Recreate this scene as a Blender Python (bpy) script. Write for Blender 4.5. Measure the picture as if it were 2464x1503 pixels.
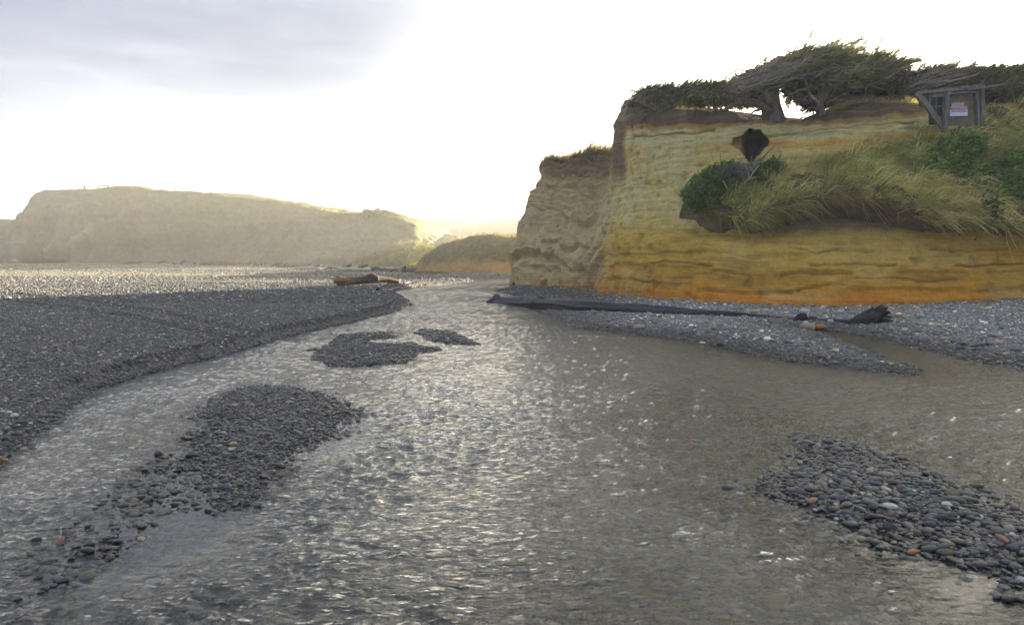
import bpy, math, random
import numpy as np
from mathutils import Vector, Matrix

for o in list(bpy.data.objects):
    bpy.data.objects.remove(o)
S = bpy.context.scene
R = math.radians

# ------------------------------------------------------------------ camera
# photo units: 2464 x 1503, focal 1897 of those, eye 1.7 m above the stream
FW, FH, FOC, EYE = 2464.0, 1503.0, 1897.0, 1.7
PITCH = math.atan((FH / 2 - 600.0) / FOC)
cam_d = bpy.data.cameras.new('camera')
cam = bpy.data.objects.new('camera', cam_d)
S.collection.objects.link(cam)
cam.location = (0, 0, EYE)
cam.rotation_euler = (R(90) - PITCH, 0, 0)
cam_d.sensor_width = 36.0
cam_d.lens = 36.0 * FOC / FW
cam_d.clip_start = 0.05
cam_d.clip_end = 3000
S.camera = cam
S.render.resolution_x, S.render.resolution_y = 1024, 624

# ------------------------------------------------------------------ light
EXPOSURE = 3.0
SUN_AZ, SUN_EL = R(44), R(7.5)             # to the right of the view, low behind the bluff
SUN = Vector((math.sin(SUN_AZ) * math.cos(SUN_EL), math.cos(SUN_AZ) * math.cos(SUN_EL), math.sin(SUN_EL)))
sd = bpy.data.lights.new('sun', 'SUN')
sd.energy = 5.0
sd.angle = R(0.6)
sd.color = (1.0, 0.86, 0.64)
so = bpy.data.objects.new('sun', sd)
S.collection.objects.link(so)
so.rotation_euler = (-SUN).to_track_quat('-Z', 'Y').to_euler()
so.location = (60, 60, 60)

W = bpy.data.worlds.new('World')
S.world = W
W.use_nodes = True
nt = W.node_tree
nt.nodes.clear()
def wn(t, **k):
    n = nt.nodes.new(t)
    for a, b in k.items():
        setattr(n, a, b)
    return n
def wl(a, b):
    nt.links.new(a, b)
def wmath(op, a, b=None, c=None, clamp=False):
    n = wn('ShaderNodeMath', operation=op)
    n.use_clamp = clamp
    for i, v in enumerate((a, b, c)):
        if v is None:
            continue
        if isinstance(v, (int, float)):
            n.inputs[i].default_value = v
        else:
            wl(v, n.inputs[i])
    return n.outputs[0]
def wmix(f, a, b):
    n = wn('ShaderNodeMix', data_type='RGBA')
    for i, v in ((0, f), (6, a), (7, b)):
        if isinstance(v, (int, float)):
            n.inputs[i].default_value = v
        elif isinstance(v, tuple):
            n.inputs[i].default_value = v + (1,)
        else:
            wl(v, n.inputs[i])
    return n.outputs[2]
def wsmooth(v, a, b, o0=0.0, o1=1.0):
    n = wn('ShaderNodeMapRange', interpolation_type='SMOOTHSTEP')
    wl(v, n.inputs[0])
    for i, x in ((1, a), (2, b), (3, o0), (4, o1)):
        n.inputs[i].default_value = x
    return n.outputs[0]
sky = wn('ShaderNodeTexSky', sky_type='NISHITA')
sky.sun_disc = False
sky.sun_elevation = SUN_EL
sky.sun_rotation = SUN_AZ
sky.dust_density = 4.0
sky.air_density = 1.2
tc = wn('ShaderNodeTexCoord')
sep = wn('ShaderNodeSeparateXYZ')
wl(tc.outputs['Generated'], sep.inputs[0])
zc = wmath('MAXIMUM', sep.outputs[2], 0.03)
ppx = wmath('DIVIDE', sep.outputs[0], zc)
ppy = wmath('DIVIDE', sep.outputs[1], zc)
pv = wn('ShaderNodeCombineXYZ')
wl(ppx, pv.inputs[0]); wl(ppy, pv.inputs[1])
nz = wn('ShaderNodeTexNoise', noise_dimensions='3D')
wl(pv.outputs[0], nz.inputs['Vector'])
nz.inputs['Scale'].default_value = 0.45
nz.inputs['Detail'].default_value = 5.0
nz.inputs['Roughness'].default_value = 0.55
nz2 = wn('ShaderNodeTexNoise', noise_dimensions='3D')
wl(pv.outputs[0], nz2.inputs['Vector'])
nz2.inputs['Scale'].default_value = 0.16
nz2.inputs['Detail'].default_value = 3.0
dt = wn('ShaderNodeVectorMath', operation='DOT_PRODUCT')
wl(tc.outputs['Generated'], dt.inputs[0])
dt.inputs[1].default_value = SUN
cg = dt.outputs['Value']
# stratus deck overhead whose edge lies out in front, slanting away to the left
s_edge = wmath('ADD', wmath('ADD', wmath('MULTIPLY', ppx, -0.385), wmath('MULTIPLY', ppy, -0.923)), 5.0)
s_edge = wmath('ADD', s_edge, wmath('MULTIPLY', wmath('SUBTRACT', nz.outputs['Fac'], 0.5), 2.6))
deck = wsmooth(s_edge, -2.0, 1.6)
glow = wsmooth(cg, 0.48, 0.93)
shade = wsmooth(nz.outputs['Fac'], 0.36, 0.66)
K = 10.0 / (2 ** (EXPOSURE - 0.7))           # picture value -> radiance at background strength 0.1
def k3(r, g, b):
    return (r * K, g * K, b * K)
deck_dark = wmix(shade, k3(.215, .262, .375), k3(.42, .47, .57))
deck_col = wmix(wsmooth(cg, 0.56, 0.96), deck_dark, k3(1.45, 1.36, 1.16))
veil_col = wmix(glow, k3(.74, .82, .88), k3(2.6, 2.42, 1.95))
nish = wmix(0.86, sky.outputs[0], veil_col)
skycol = wmix(deck, nish, deck_col)
bg = wn('ShaderNodeBackground')
wl(skycol, bg.inputs['Color'])
bg.inputs['Strength'].default_value = 0.1
out = wn('ShaderNodeOutputWorld')
wl(bg.outputs[0], out.inputs['Surface'])

S.view_settings.view_transform = 'Standard'
S.view_settings.look = 'None'
S.view_settings.gamma = 1.0
S.view_settings.exposure = EXPOSURE
S.cycles.use_denoising = True
S.cycles.max_bounces = 5
S.cycles.diffuse_bounces = 2
S.cycles.glossy_bounces = 2
S.cycles.transparent_max_bounces = 10
S.cycles.volume_bounces = 0
S.cycles.use_adaptive_sampling = True
S.cycles.adaptive_threshold = 0.02

# ------------------------------------------------------------------ helpers
rng = np.random.default_rng(7)
random.seed(7)
CT, ST = math.cos(PITCH), math.sin(PITCH)

def P3(px, py, d):
    """picture direction + distance along the beach -> place in the world (metres)"""
    px, py, d = np.asarray(px, float), np.asarray(py, float), np.asarray(d, float)
    xc = (px - FW / 2) / FOC
    yc = -(py - FH / 2) / FOC
    dy = CT + yc * ST
    dz = -ST + yc * CT
    t = d / dy
    return np.stack([xc * t, d + 0 * t, EYE + dz * t], -1)

def G3(px, py, z=0.0):
    px, py = np.asarray(px, float), np.asarray(py, float)
    xc = (px - FW / 2) / FOC
    yc = -(py - FH / 2) / FOC
    dy = CT + yc * ST
    dz = -ST + yc * CT
    t = (z - EYE) / dz
    return np.stack([xc * t, dy * t, z + 0 * t], -1)

def unP(p):
    """world -> (px, py, d)"""
    p = np.asarray(p, float)
    x, y, z = p[..., 0], p[..., 1], p[..., 2] - EYE
    f = y * CT - z * ST
    u = y * ST + z * CT
    return np.stack([FW / 2 + FOC * x / f, FH / 2 - FOC * u / f, y], -1)

def _h(ix, iy, iz, seed):
    h = (ix * 374761393 + iy * 668265263 + iz * 2147483647 + seed * 1442695041) & 0xFFFFFFFF
    h = ((h ^ (h >> 13)) * 1274126177) & 0xFFFFFFFF
    h = ((h ^ (h >> 16)) * 2246822519) & 0xFFFFFFFF
    return ((h ^ (h >> 15)) & 0xFFFFFF) / float(0xFFFFFF)

def noise(x, y, z=0.0, seed=0):
    x, y = np.asarray(x, float), np.asarray(y, float)
    z = np.asarray(z, float) + 0 * x
    ix, iy, iz = np.floor(x).astype(np.int64), np.floor(y).astype(np.int64), np.floor(z).astype(np.int64)
    fx, fy, fz = x - ix, y - iy, z - iz
    fx = fx * fx * fx * (fx * (fx * 6 - 15) + 10)
    fy = fy * fy * fy * (fy * (fy * 6 - 15) + 10)
    fz = fz * fz * fz * (fz * (fz * 6 - 15) + 10)
    r = 0
    for a in (0, 1):
        for b in (0, 1):
            for c in (0, 1):
                w = (fx if a else 1 - fx) * (fy if b else 1 - fy) * (fz if c else 1 - fz)
                r = r + w * _h(ix + a, iy + b, iz + c, seed)
    return r * 2 - 1

def fbm(x, y, z=0.0, oct=4, seed=0, gain=0.5):
    r, a, t, f = 0, 1.0, 0, 1.0
    for i in range(oct):
        r = r + a * noise(x * f, y * f, np.asarray(z, float) * f, seed + i * 17)
        t += a
        a *= gain
        f *= 2.03
    return r / t

def sst(v, a, b):
    t = np.clip((np.asarray(v, float) - a) / (b - a), 0, 1)
    return t * t * (3 - 2 * t)

def in_poly(poly, x, y):
    c = np.zeros(np.shape(x), bool)
    n = len(poly)
    for i in range(n):
        x0, y0 = poly[i]
        x1, y1 = poly[(i + 1) % n]
        if y0 == y1:
            continue
        t = ((y0 > y) != (y1 > y)) & (x < (x1 - x0) * (y - y0) / (y1 - y0) + x0)
        c ^= t
    return c

def sdf(poly, x, y):
    """signed distance to a polygon, positive inside"""
    d2 = np.full(np.shape(x), 1e18)
    n = len(poly)
    for i in range(n):
        ax, ay = poly[i]
        bx, by = poly[(i + 1) % n]
        ex, ey = bx - ax, by - ay
        l = ex * ex + ey * ey + 1e-12
        t = np.clip(((x - ax) * ex + (y - ay) * ey) / l, 0, 1)
        d2 = np.minimum(d2, (x - ax - t * ex) ** 2 + (y - ay - t * ey) ** 2)
    d = np.sqrt(d2)
    return np.where(in_poly(poly, x, y), d, -d)

def linedist(pl, x, y):
    d2 = np.full(np.shape(x), 1e18)
    for i in range(len(pl) - 1):
        ax, ay = pl[i]
        bx, by = pl[i + 1]
        ex, ey = bx - ax, by - ay
        l = ex * ex + ey * ey + 1e-12
        t = np.clip(((x - ax) * ex + (y - ay) * ey) / l, 0, 1)
        d2 = np.minimum(d2, (x - ax - t * ex) ** 2 + (y - ay - t * ey) ** 2)
    return np.sqrt(d2)

def mesh_np(name, V, F, mat=None, smooth=True, attrs=None):
    V = np.ascontiguousarray(V, dtype=np.float32)
    F = np.ascontiguousarray(F, dtype=np.int32)
    me = bpy.data.meshes.new(name)
    n, k = F.shape
    me.vertices.add(len(V))
    me.vertices.foreach_set('co', V.ravel())
    me.loops.add(n * k)
    me.loops.foreach_set('vertex_index', F.ravel())
    me.polygons.add(n)
    me.polygons.foreach_set('loop_start', np.arange(0, n * k, k, dtype=np.int32))
    me.polygons.foreach_set('loop_total', np.full(n, k, dtype=np.int32))
    me.polygons.foreach_set('use_smooth', np.full(n, smooth, dtype=bool))
    me.update(calc_edges=True)
    if attrs:
        for an, (typ, dom, arr) in attrs.items():
            a = me.attributes.new(an, typ, dom)
            key = {'FLOAT_COLOR': 'color', 'FLOAT_VECTOR': 'vector', 'FLOAT': 'value', 'INT': 'value'}[typ]
            arr = np.asarray(arr, dtype=np.int32 if typ == 'INT' else np.float32)
            a.data.foreach_set(key, np.ascontiguousarray(arr).ravel())
    if mat is not None:
        me.materials.append(mat)
    return me

def link(name, me, parent=None, loc=None):
    o = bpy.data.objects.new(name, me)
    S.collection.objects.link(o)
    if loc is not None:
        o.location = loc
    if parent is not None:
        o.parent = parent
    return o

def empty(name, loc=(0, 0, 0)):
    o = bpy.data.objects.new(name, None)
    S.collection.objects.link(o)
    o.location = [float(v) for v in loc]
    return o

def tag(o, label=None, cat=None, group=None, kind=None):
    if label: o['label'] = label
    if cat: o['category'] = cat
    if group: o['group'] = group
    if kind: o['kind'] = kind
    return o

def rgba(c):
    c = np.asarray(c, float)
    return np.concatenate([c, np.ones(c.shape[:-1] + (1,))], -1)

def grid_faces(nu, nv):
    i = np.arange(nu - 1)[:, None] * nv + np.arange(nv - 1)[None, :]
    return np.stack([i, i + 1, i + nv + 1, i + nv], -1).reshape(-1, 4)

# ---- material helper
class M:
    def __init__(s, name):
        s.m = bpy.data.materials.new(name)
        s.m.use_nodes = True
        s.t = s.m.node_tree
        s.t.nodes.clear()
        s.out = s.n('ShaderNodeOutputMaterial')
    def n(s, t, **k):
        n = s.t.nodes.new(t)
        for a, b in k.items():
            setattr(n, a, b)
        return n
    def put(s, sock, v):
        if v is None:
            return
        if isinstance(v, bpy.types.NodeSocket):
            s.t.links.new(v, sock)
        elif isinstance(v, (tuple, list)) and len(v) == 3 and sock.type == 'RGBA':
            sock.default_value = tuple(v) + (1,)
        else:
            sock.default_value = v
    def attr(s, name, typ='GEOMETRY', outp='Color'):
        n = s.n('ShaderNodeAttribute', attribute_name=name, attribute_type=typ)
        return n.outputs[outp]
    def pos(s, scale=(1, 1, 1), obj=True):
        tc = s.n('ShaderNodeTexCoord')
        mp = s.n('ShaderNodeMapping')
        s.put(mp.inputs[0], tc.outputs['Object'])
        mp.inputs['Scale'].default_value = scale
        return mp.outputs[0]
    def noise(s, v, scale, detail=4, rough=0.55, dist=0.0):
        n = s.n('ShaderNodeTexNoise')
        s.put(n.inputs['Vector'], v)
        n.inputs['Scale'].default_value = scale
        n.inputs['Detail'].default_value = detail
        n.inputs['Roughness'].default_value = rough
        n.inputs['Distortion'].default_value = dist
        return n.outputs['Fac']
    def voro(s, v, scale, feature='F1', outp='Distance', rand=1.0):
        n = s.n('ShaderNodeTexVoronoi', feature=feature)
        s.put(n.inputs['Vector'], v)
        n.inputs['Scale'].default_value = scale
        n.inputs['Randomness'].default_value = rand
        return n.outputs[outp]
    def ramp(s, f, stops, interp='LINEAR'):
        n = s.n('ShaderNodeValToRGB')
        n.color_ramp.interpolation = interp
        e = n.color_ramp.elements
        while len(e) < len(stops):
            e.new(0.5)
        for i, (p, c) in enumerate(stops):
            e[i].position = p
            e[i].color = (tuple(c) + (1,)) if not isinstance(c, (int, float)) else (c, c, c, 1)
        s.put(n.inputs[0], f)
        return n.outputs[0]
    def mix(s, f, a, b, mode='MIX'):
        n = s.n('ShaderNodeMix', data_type='RGBA', blend_type=mode)
        s.put(n.inputs[0], f); s.put(n.inputs[6], a); s.put(n.inputs[7], b)
        return n.outputs[2]
    def math(s, op, a, b=None, c=None):
        n = s.n('ShaderNodeMath', operation=op)
        for i, v in enumerate((a, b, c)):
            s.put(n.inputs[i], v)
        return n.outputs[0]
    def range(s, v, a, b, c=0.0, d=1.0):
        n = s.n('ShaderNodeMapRange')
        s.put(n.inputs[0], v)
        for i, x in enumerate((a, b, c, d)):
            n.inputs[i + 1].default_value = x
        return n.outputs[0]
    def bump(s, h, strength=0.5, dist=0.02, normal=None):
        n = s.n('ShaderNodeBump')
        s.put(n.inputs['Height'], h)
        n.inputs['Strength'].default_value = strength
        n.inputs['Distance'].default_value = dist
        if normal is not None:
            s.put(n.inputs['Normal'], normal)
        return n.outputs[0]
    def pbr(s, color, rough=0.8, normal=None, spec=0.5, **k):
        b = s.n('ShaderNodeBsdfPrincipled')
        s.put(b.inputs['Base Color'], color)
        s.put(b.inputs['Roughness'], rough)
        s.put(b.inputs['Specular IOR Level'], spec)
        if normal is not None:
            s.put(b.inputs['Normal'], normal)
        for a, v in k.items():
            s.put(b.inputs[a], v)
        s.t.links.new(b.outputs[0], s.out.inputs['Surface'])
        return b

# ---- materials
def mat_pebble(name, typ):
    m = M(name)
    c = m.attr('col', typ)
    v = m.pos()
    n1 = m.noise(v, 3.0, 4)
    c2 = m.mix(1.0, c, m.ramp(n1, [(0.25, 0.72), (0.75, 1.25)]), 'MULTIPLY')
    vein = m.ramp(m.noise(v, 1.6, 2, 0.5, 1.5), [(0.485, 0.0), (0.5, 1.0), (0.515, 0.0)])
    c2 = m.mix(m.math('MULTIPLY', vein, 0.12), c2, (0.4, 0.4, 0.38))
    m.pbr(c2, m.attr('wet', typ, 'Fac'), m.bump(m.noise(v, 9.0, 3), 0.25, 0.1))
    return m.m
MAT_PEB_I = mat_pebble('pebble_stone', 'INSTANCER')
MAT_PEB_G = mat_pebble('cobble_stone', 'GEOMETRY')

def mat_ground():
    m = M('gravel_ground')
    v = m.pos()
    col = m.attr('col')
    wet = m.attr('wet', 'GEOMETRY', 'Fac')
    cell = m.voro(v, 17.0, 'F1', 'Color')
    cd = m.voro(v, 17.0, 'F1', 'Distance')
    big = m.voro(v, 5.0, 'F1', 'Color')
    bw = m.n('ShaderNodeSeparateColor')
    m.put(bw.inputs[0], cell)
    tone = m.ramp(bw.outputs[0], [(0.0, 0.45), (0.6, 0.95), (0.9, 1.35), (1.0, 2.2)])
    c = m.mix(1.0, col, tone, 'MULTIPLY')
    tint = m.ramp(bw.outputs[1], [(0.0, (0.85, 0.95, 1.15)), (0.5, (1, 1, 1)), (1.0, (1.15, 1.02, 0.85))])
    c = m.mix(0.8, c, tint, 'MULTIPLY')
    gap = m.ramp(cd, [(0.3, 1.0), (0.75, 0.55)])
    c = m.mix(1.0, c, gap, 'MULTIPLY')
    h = m.math('SUBTRACT', 1.0, cd)
    h2 = m.math('ADD', h, m.math('MULTIPLY', m.noise(v, 60, 3), 0.25))
    m.pbr(c, wet, m.bump(h2, 0.9, 0.035), 0.4)
    return m.m

def mat_attr_rock(name, scale_fine=14, bump=0.6, bdist=0.05, strata=True):
    m = M(name)
    v = m.pos()
    vs = m.pos((0.7, 0.7, 9.0))
    col = m.attr('col')
    n1 = m.noise(v, 2.2, 6, 0.62)
    c = m.mix(1.0, col, m.ramp(n1, [(0.25, 0.74), (0.5, 1.0), (0.78, 1.2)]), 'MULTIPLY')
    n2 = m.noise(vs, 1.4, 6, 0.65, 0.6)
    c = m.mix(1.0 if strata else 0.3, c, m.ramp(n2, [(0.28, (0.72, 0.68, 0.62)), (0.5, (1, 1, 1)), (0.75, (1.16, 1.12, 1.0))]), 'MULTIPLY')
    n3 = m.noise(v, scale_fine, 4, 0.7)
    c = m.mix(0.8, c, m.ramp(n3, [(0.3, 0.78), (0.7, 1.18)]), 'MULTIPLY')
    pits = m.ramp(m.voro(v, 2.1, 'F1', 'Distance'), [(0.03, 0.0), (0.10, 1.0)])
    h = m.math('ADD', m.math('MULTIPLY', n2, 0.7 if strata else 0.2), m.math('ADD', m.math('MULTIPLY', n1, 0.8), m.math('MULTIPLY', n3, 0.35)))
    h = m.math('ADD', h, m.math('MULTIPLY', pits, 0.25))
    m.pbr(c, 0.92, m.bump(h, bump, bdist), 0.15)
    return m.m

def mat_leaf(name, rough=0.6, trans=0.25):
    m = M(name)
    col = m.attr('col')
    d = m.n('ShaderNodeBsdfDiffuse')
    m.put(d.inputs[0], col)
    t = m.n('ShaderNodeBsdfTranslucent')
    m.put(t.inputs[0], m.mix(1.0, col, (1.3, 1.3, 0.7), 'MULTIPLY'))
    mx = m.n('ShaderNodeMixShader')
    mx.inputs[0].default_value = trans
    m.t.links.new(d.outputs[0], mx.inputs[1])
    m.t.links.new(t.outputs[0], mx.inputs[2])
    m.t.links.new(mx.outputs[0], m.out.inputs['Surface'])
    return m.m

def mat_wood(name, c0, c1, c2, scale=(1, 1, 1), rough=0.85, spec=0.2, nscale=6.0):
    m = M(name)
    v = m.pos(scale)
    n1 = m.noise(v, nscale, 6, 0.65, 0.8)
    n2 = m.noise(m.pos(), 2.0, 4, 0.6)
    c = m.ramp(n1, [(0.28, c0), (0.5, c1), (0.75, c2)])
    c = m.mix(0.8, c, m.ramp(n2, [(0.3, 0.7), (0.7, 1.2)]), 'MULTIPLY')
    m.pbr(c, rough, m.bump(m.math('ADD', n1, m.math('MULTIPLY', n2, 0.5)), 0.7, 0.03), spec)
    return m.m

def mat_plain(name, c, rough=0.7, spec=0.3, var=0.25):
    m = M(name)
    n1 = m.noise(m.pos(), 9.0, 5, 0.6)
    m.pbr(m.mix(var, c, m.ramp(n1, [(0.3, 0.5), (0.7, 1.4)]), 'MULTIPLY'), rough, None, spec)
    return m.m

MAT_GROUND = mat_ground()
MAT_BLUFF = mat_attr_rock('bluff_sandstone', 14, 0.7, 0.05)
MAT_FAR = mat_attr_rock('far_bluff_earth', 3.0, 0.5, 0.2, False)
MAT_LEAF = mat_leaf('conifer_foliage', trans=0.15)
MAT_GRASS = mat_leaf('dune_grass_blade', trans=0.35)
MAT_BARK = mat_wood('grey_bark', (0.07, 0.06, 0.05), (0.17, 0.145, 0.12), (0.29, 0.26, 0.23), (1, 1, 0.25), nscale=9)
MAT_DEAD = mat_wood('bleached_branch', (0.2, 0.175, 0.145), (0.31, 0.28, 0.24), (0.43, 0.39, 0.34), nscale=9)
MAT_WETLOG = mat_wood('wet_driftwood', (0.02, 0.018, 0.021), (0.05, 0.045, 0.05), (0.11, 0.098, 0.10), (0.12, 1, 1), 0.55, 0.4, 14)
MAT_DARKROOT = mat_wood('dark_root_wood', (0.008, 0.007, 0.006), (0.022, 0.018, 0.016), (0.05, 0.04, 0.035), (1, 1, 1), 0.6, 0.4, 9)
MAT_LOG = mat_wood('brown_driftwood', (0.04, 0.028, 0.02), (0.10, 0.07, 0.045), (0.19, 0.135, 0.08), (0.3, 1, 1), 0.8, 0.25, 8)
MAT_FRESH = mat_wood('split_orange_wood', (0.12, 0.065, 0.025), (0.27, 0.15, 0.055), (0.40, 0.25, 0.11), (0.3, 1, 1), 0.75, 0.25, 10)
MAT_HUT = mat_wood('weathered_timber', (0.09, 0.086, 0.074), (0.17, 0.165, 0.145), (0.27, 0.26, 0.235), (3, 3, 0.6), 0.9, 0.15, 7)
MAT_PANEL = mat_wood('weathered_plywood', (0.12, 0.11, 0.075), (0.18, 0.165, 0.115), (0.24, 0.22, 0.16), (1, 1, 1), 0.9, 0.15, 5)
MAT_PALEWOOD = mat_wood('pale_driftwood', (0.25, 0.22, 0.18), (0.42, 0.38, 0.32), (0.58, 0.54, 0.47), (0.4, 1, 1), 0.85, 0.2, 5)

# ------------------------------------------------------------------ ground: beach, stream bed, gravel bars
def gp(pts, z=0.0):
    a = np.array(pts, float)
    return [tuple(v) for v in G3(a[:, 0], a[:, 1], z)[:, :2]]

LEFT_BANK = gp([(-900, 1900), (-300, 1330), (0, 1108), (60, 1066), (150, 1000), (222, 935), (400, 886), (560, 846), (700, 806),
                (850, 773), (955, 748), (986, 735), (986, 724), (955, 711), (925, 702), (960, 697), (1020, 690), (1100, 684)]) + \
            [(-2.0, 43.5), (1.5, 47), (6, 50), (14, 51), (40, 52), (450, 80), (450, 450), (-450, 450), (-450, -6), (-4.5, -6)]
RIGHT_BANK = gp([(1236, 689), (1192, 697), (1243, 712), (1290, 727), (1318, 750), (1390, 790), (1500, 799), (1640, 815),
                 (1760, 838), (1900, 866), (2080, 888), (2192, 898), (2203, 886), (2130, 862), (2050, 832), (1985, 806), (1930, 789),
                 (1985, 790), (2100, 812), (2200, 835), (2300, 856), (2464, 886), (2800, 950)]) + \
             [(14, 8.5), (24, 5), (50, -6), (450, -6), (450, 60), (20, 48), (5, 45.5), (2.5, 44)]
BAR_NEAR_RIGHT = gp([(1942, 1046), (2010, 1058), (2140, 1105), (2290, 1160), (2464, 1225), (2700, 1310), (2800, 1500), (2560, 1430), (2420, 1390),
                     (2310, 1362), (2190, 1330), (2100, 1275), (2010, 1242), (1930, 1205), (1835, 1172), (1870, 1155), (1935, 1130), (1955, 1090)])
BAR_MAIN = gp([(545, 945), (600, 928), (690, 930), (760, 945), (815, 975), (838, 1000), (790, 1040), (730, 1068), (670, 1100), (640, 1140), (590, 1190),
               (552, 1215), (525, 1180), (490, 1120), (490, 1060), (500, 1000)])
BAR_MID = gp([(770, 848), (800, 825), (815, 803), (930, 800), (950, 806), (880, 818), (870, 826), (960, 826), (1036, 838), (1000, 850),
              (960, 868), (880, 872), (850, 880), (800, 872)])
BAR_FAR = gp([(1000, 798), (1022, 790), (1060, 795), (1100, 810), (1145, 828), (1080, 824), (1030, 815)])
STONES_LEFT = gp([(395, 1090), (470, 1090), (560, 1215), (400, 1225), (340, 1290), (230, 1370), (90, 1440), (30, 1440), (60, 1370), (130, 1290), (250, 1195), (320, 1130)])
SHOAL_RIGHT = gp([(1500, 1000), (1650, 940), (1850, 985), (1940, 1060), (1870, 1150), (1700, 1130), (1600, 1080)])
BED_NEAR = gp([(-300, 1360), (300, 1330), (600, 1400), (1100, 1330), (1500, 1420), (1500, 1900), (-300, 1900)])
TRACK_A = gp([(-300, 690), (0, 708), (180, 722), (360, 748), (520, 780), (650, 812)], 0.2)
TRACK_B = gp([(-300, 702), (0, 724), (200, 745), (380, 775), (540, 812), (610, 832)], 0.2)

def height(x, y):
    x, y = np.asarray(x, float), np.asarray(y, float)
    n_s = fbm(x * 1.7, y * 1.7, oct=4, seed=3)
    n_l = fbm(x * 0.35, y * 0.35, oct=3, seed=9)
    n_f = fbm(x * 6.0, y * 6.0, oct=3, seed=21)
    bed = -0.13 - 0.035 * n_l - 0.02 * n_s
    near = (np.abs(x) < 40) & (y < 60)
    def sd(poly, jit=0.12):
        return sdf(poly, x, y) + jit * n_s + (0.03 + 0.45 * max(jit - 0.08, 0)) * n_f
    # left beach, with a low cut bank
    s = sd(LEFT_BANK, 0.05)
    cut = sst(y, 7.0, 11.0) * (1 - sst(y, 33, 40) * 0.7)
    hl = np.where(s < 0, np.maximum(s * 0.35, -0.3), 0)
    up = np.clip(s, 0, None)
    gentle = 0.17 * (1 - np.exp(-up / 0.9))
    steep = 0.035 * sst(up, 0, 0.14) + 0.15 * sst(up, 0.12, 0.27)
    far_rise = 0.0045 * np.clip(up - 1.5, 0, 45) + 0.03 * n_l * sst(up, 1, 4)
    hl = hl + gentle * (1 - cut) + steep * cut + far_rise
    tr = np.minimum(linedist(TRACK_A, x, y), linedist(TRACK_B, x, y))
    hl = hl - 0.045 * np.exp(-(tr / 0.13) ** 2) * (up > 0.2) + 0.025 * np.exp(-((tr - 0.3) / 0.13) ** 2) * (up > 0.2)
    h = np.maximum(bed, hl)
    # right beach rising to the bluff
    s = sd(RIGHT_BANK, 0.06)
    up = np.clip(s, 0, None)
    hr = np.where(s < 0, np.maximum(s * 0.10, -0.3), 0.06 * (1 - np.exp(-up / 0.35)) + 0.026 * np.clip(up, 0, 14) + 0.012 * n_l)
    h = np.maximum(h, hr)
    for poly, top, k, jit in ((BAR_NEAR_RIGHT, 0.045, 0.5, 0.12), (BAR_MAIN, 0.034, 0.5, 0.14), (BAR_MID, 0.042, 0.4, 0.3), (BAR_FAR, 0.042, 0.4, 0.2)):
        s = sd(poly, jit)
        hb = np.where(s < 0, np.maximum(s * 0.11, -0.3), top * (1 - np.exp(-np.clip(s, 0, None) / k)) + 0.012 * n_s)
        h = np.maximum(h, hb)
    s = sd(STONES_LEFT, 0.1)
    h = np.maximum(h, np.where(s < 0, np.maximum(s * 0.2, -0.3) - 0.012, -0.012 + 0.018 * n_s))
    s = sd(SHOAL_RIGHT, 0.2)
    h = np.maximum(h, np.where(s < 0, np.maximum(s * 0.12, -0.3) - 0.06, -0.06 + 0.01 * n_s))
    s = sd(BED_NEAR, 0.2)
    h = np.maximum(h, np.where(s < 0, np.maximum(s * 0.12, -0.3) - 0.05, -0.05 + 0.012 * n_s))
    return h

gp_foot = [tuple(P3(a, b, c)[:2]) for a, b, c in ((1234, 690, 38.6), (1300, 690, 35.6), (1372, 692, 33.6), (1430, 696, 31.2), (1440, 700, 29.4), (1600, 712, 24.9), (1740, 718, 22.6), (1850, 722, 21.7), (1930, 724, 21.3), (2100, 724, 21.1), (2220, 720, 21.4), (2350, 714, 22.0), (2480, 712, 22.6))]
def ground_color(x, y, h):
    dry = np.array([0.125, 0.127, 0.128])
    wetc = np.array([0.055, 0.055, 0.052])
    bedc = np.array([0.098, 0.094, 0.076])
    sand = np.array([0.36, 0.32, 0.17])
    pale = np.array([0.22, 0.228, 0.245])
    w = sst(h, 0.0, 0.07)[..., None]
    c = wetc * (1 - w) + dry * w
    # right beach is paler, dry stones
    r = (sst(x - 0.22 * (y - 20), 0.5, 3.5) * sst(h, 0.04, 0.15) * sst(y, 8, 12))[..., None]
    c = c * (1 - r) + pale * r
    # sandy streaks on the far beach
    st = fbm(x * 0.035 + 4, y * 0.19 + 0.02 * x, oct=4, seed=5)
    sm = (sst(st, -0.02, 0.3) * sst(y, 30, 42) * sst(-x, -12, 2))[..., None] * 0.9
    c = c * (1 - sm) + sand * sm
    foot = gp_foot
    fd = np.full(np.shape(x), 99.0)
    nr = (x > -2) & (x < 22) & (y > 15) & (y < 42)
    fd[nr] = linedist(foot, x[nr], y[nr])
    ow = ((1 - sst(fd + 0.7 * fbm(x * 1.3, y * 1.3, oct=3, seed=33), 0.35, 1.1)) * 0.85)[..., None]
    c = c * (1 - ow) + np.array([0.42, 0.235, 0.07]) * ow
    b = sst(-h, 0.005, 0.05)[..., None]
    c = c * (1 - b) + bedc * b
    return c, 0.85 - 0.45 * (1 - sst(h, 0.0, 0.06))

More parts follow.
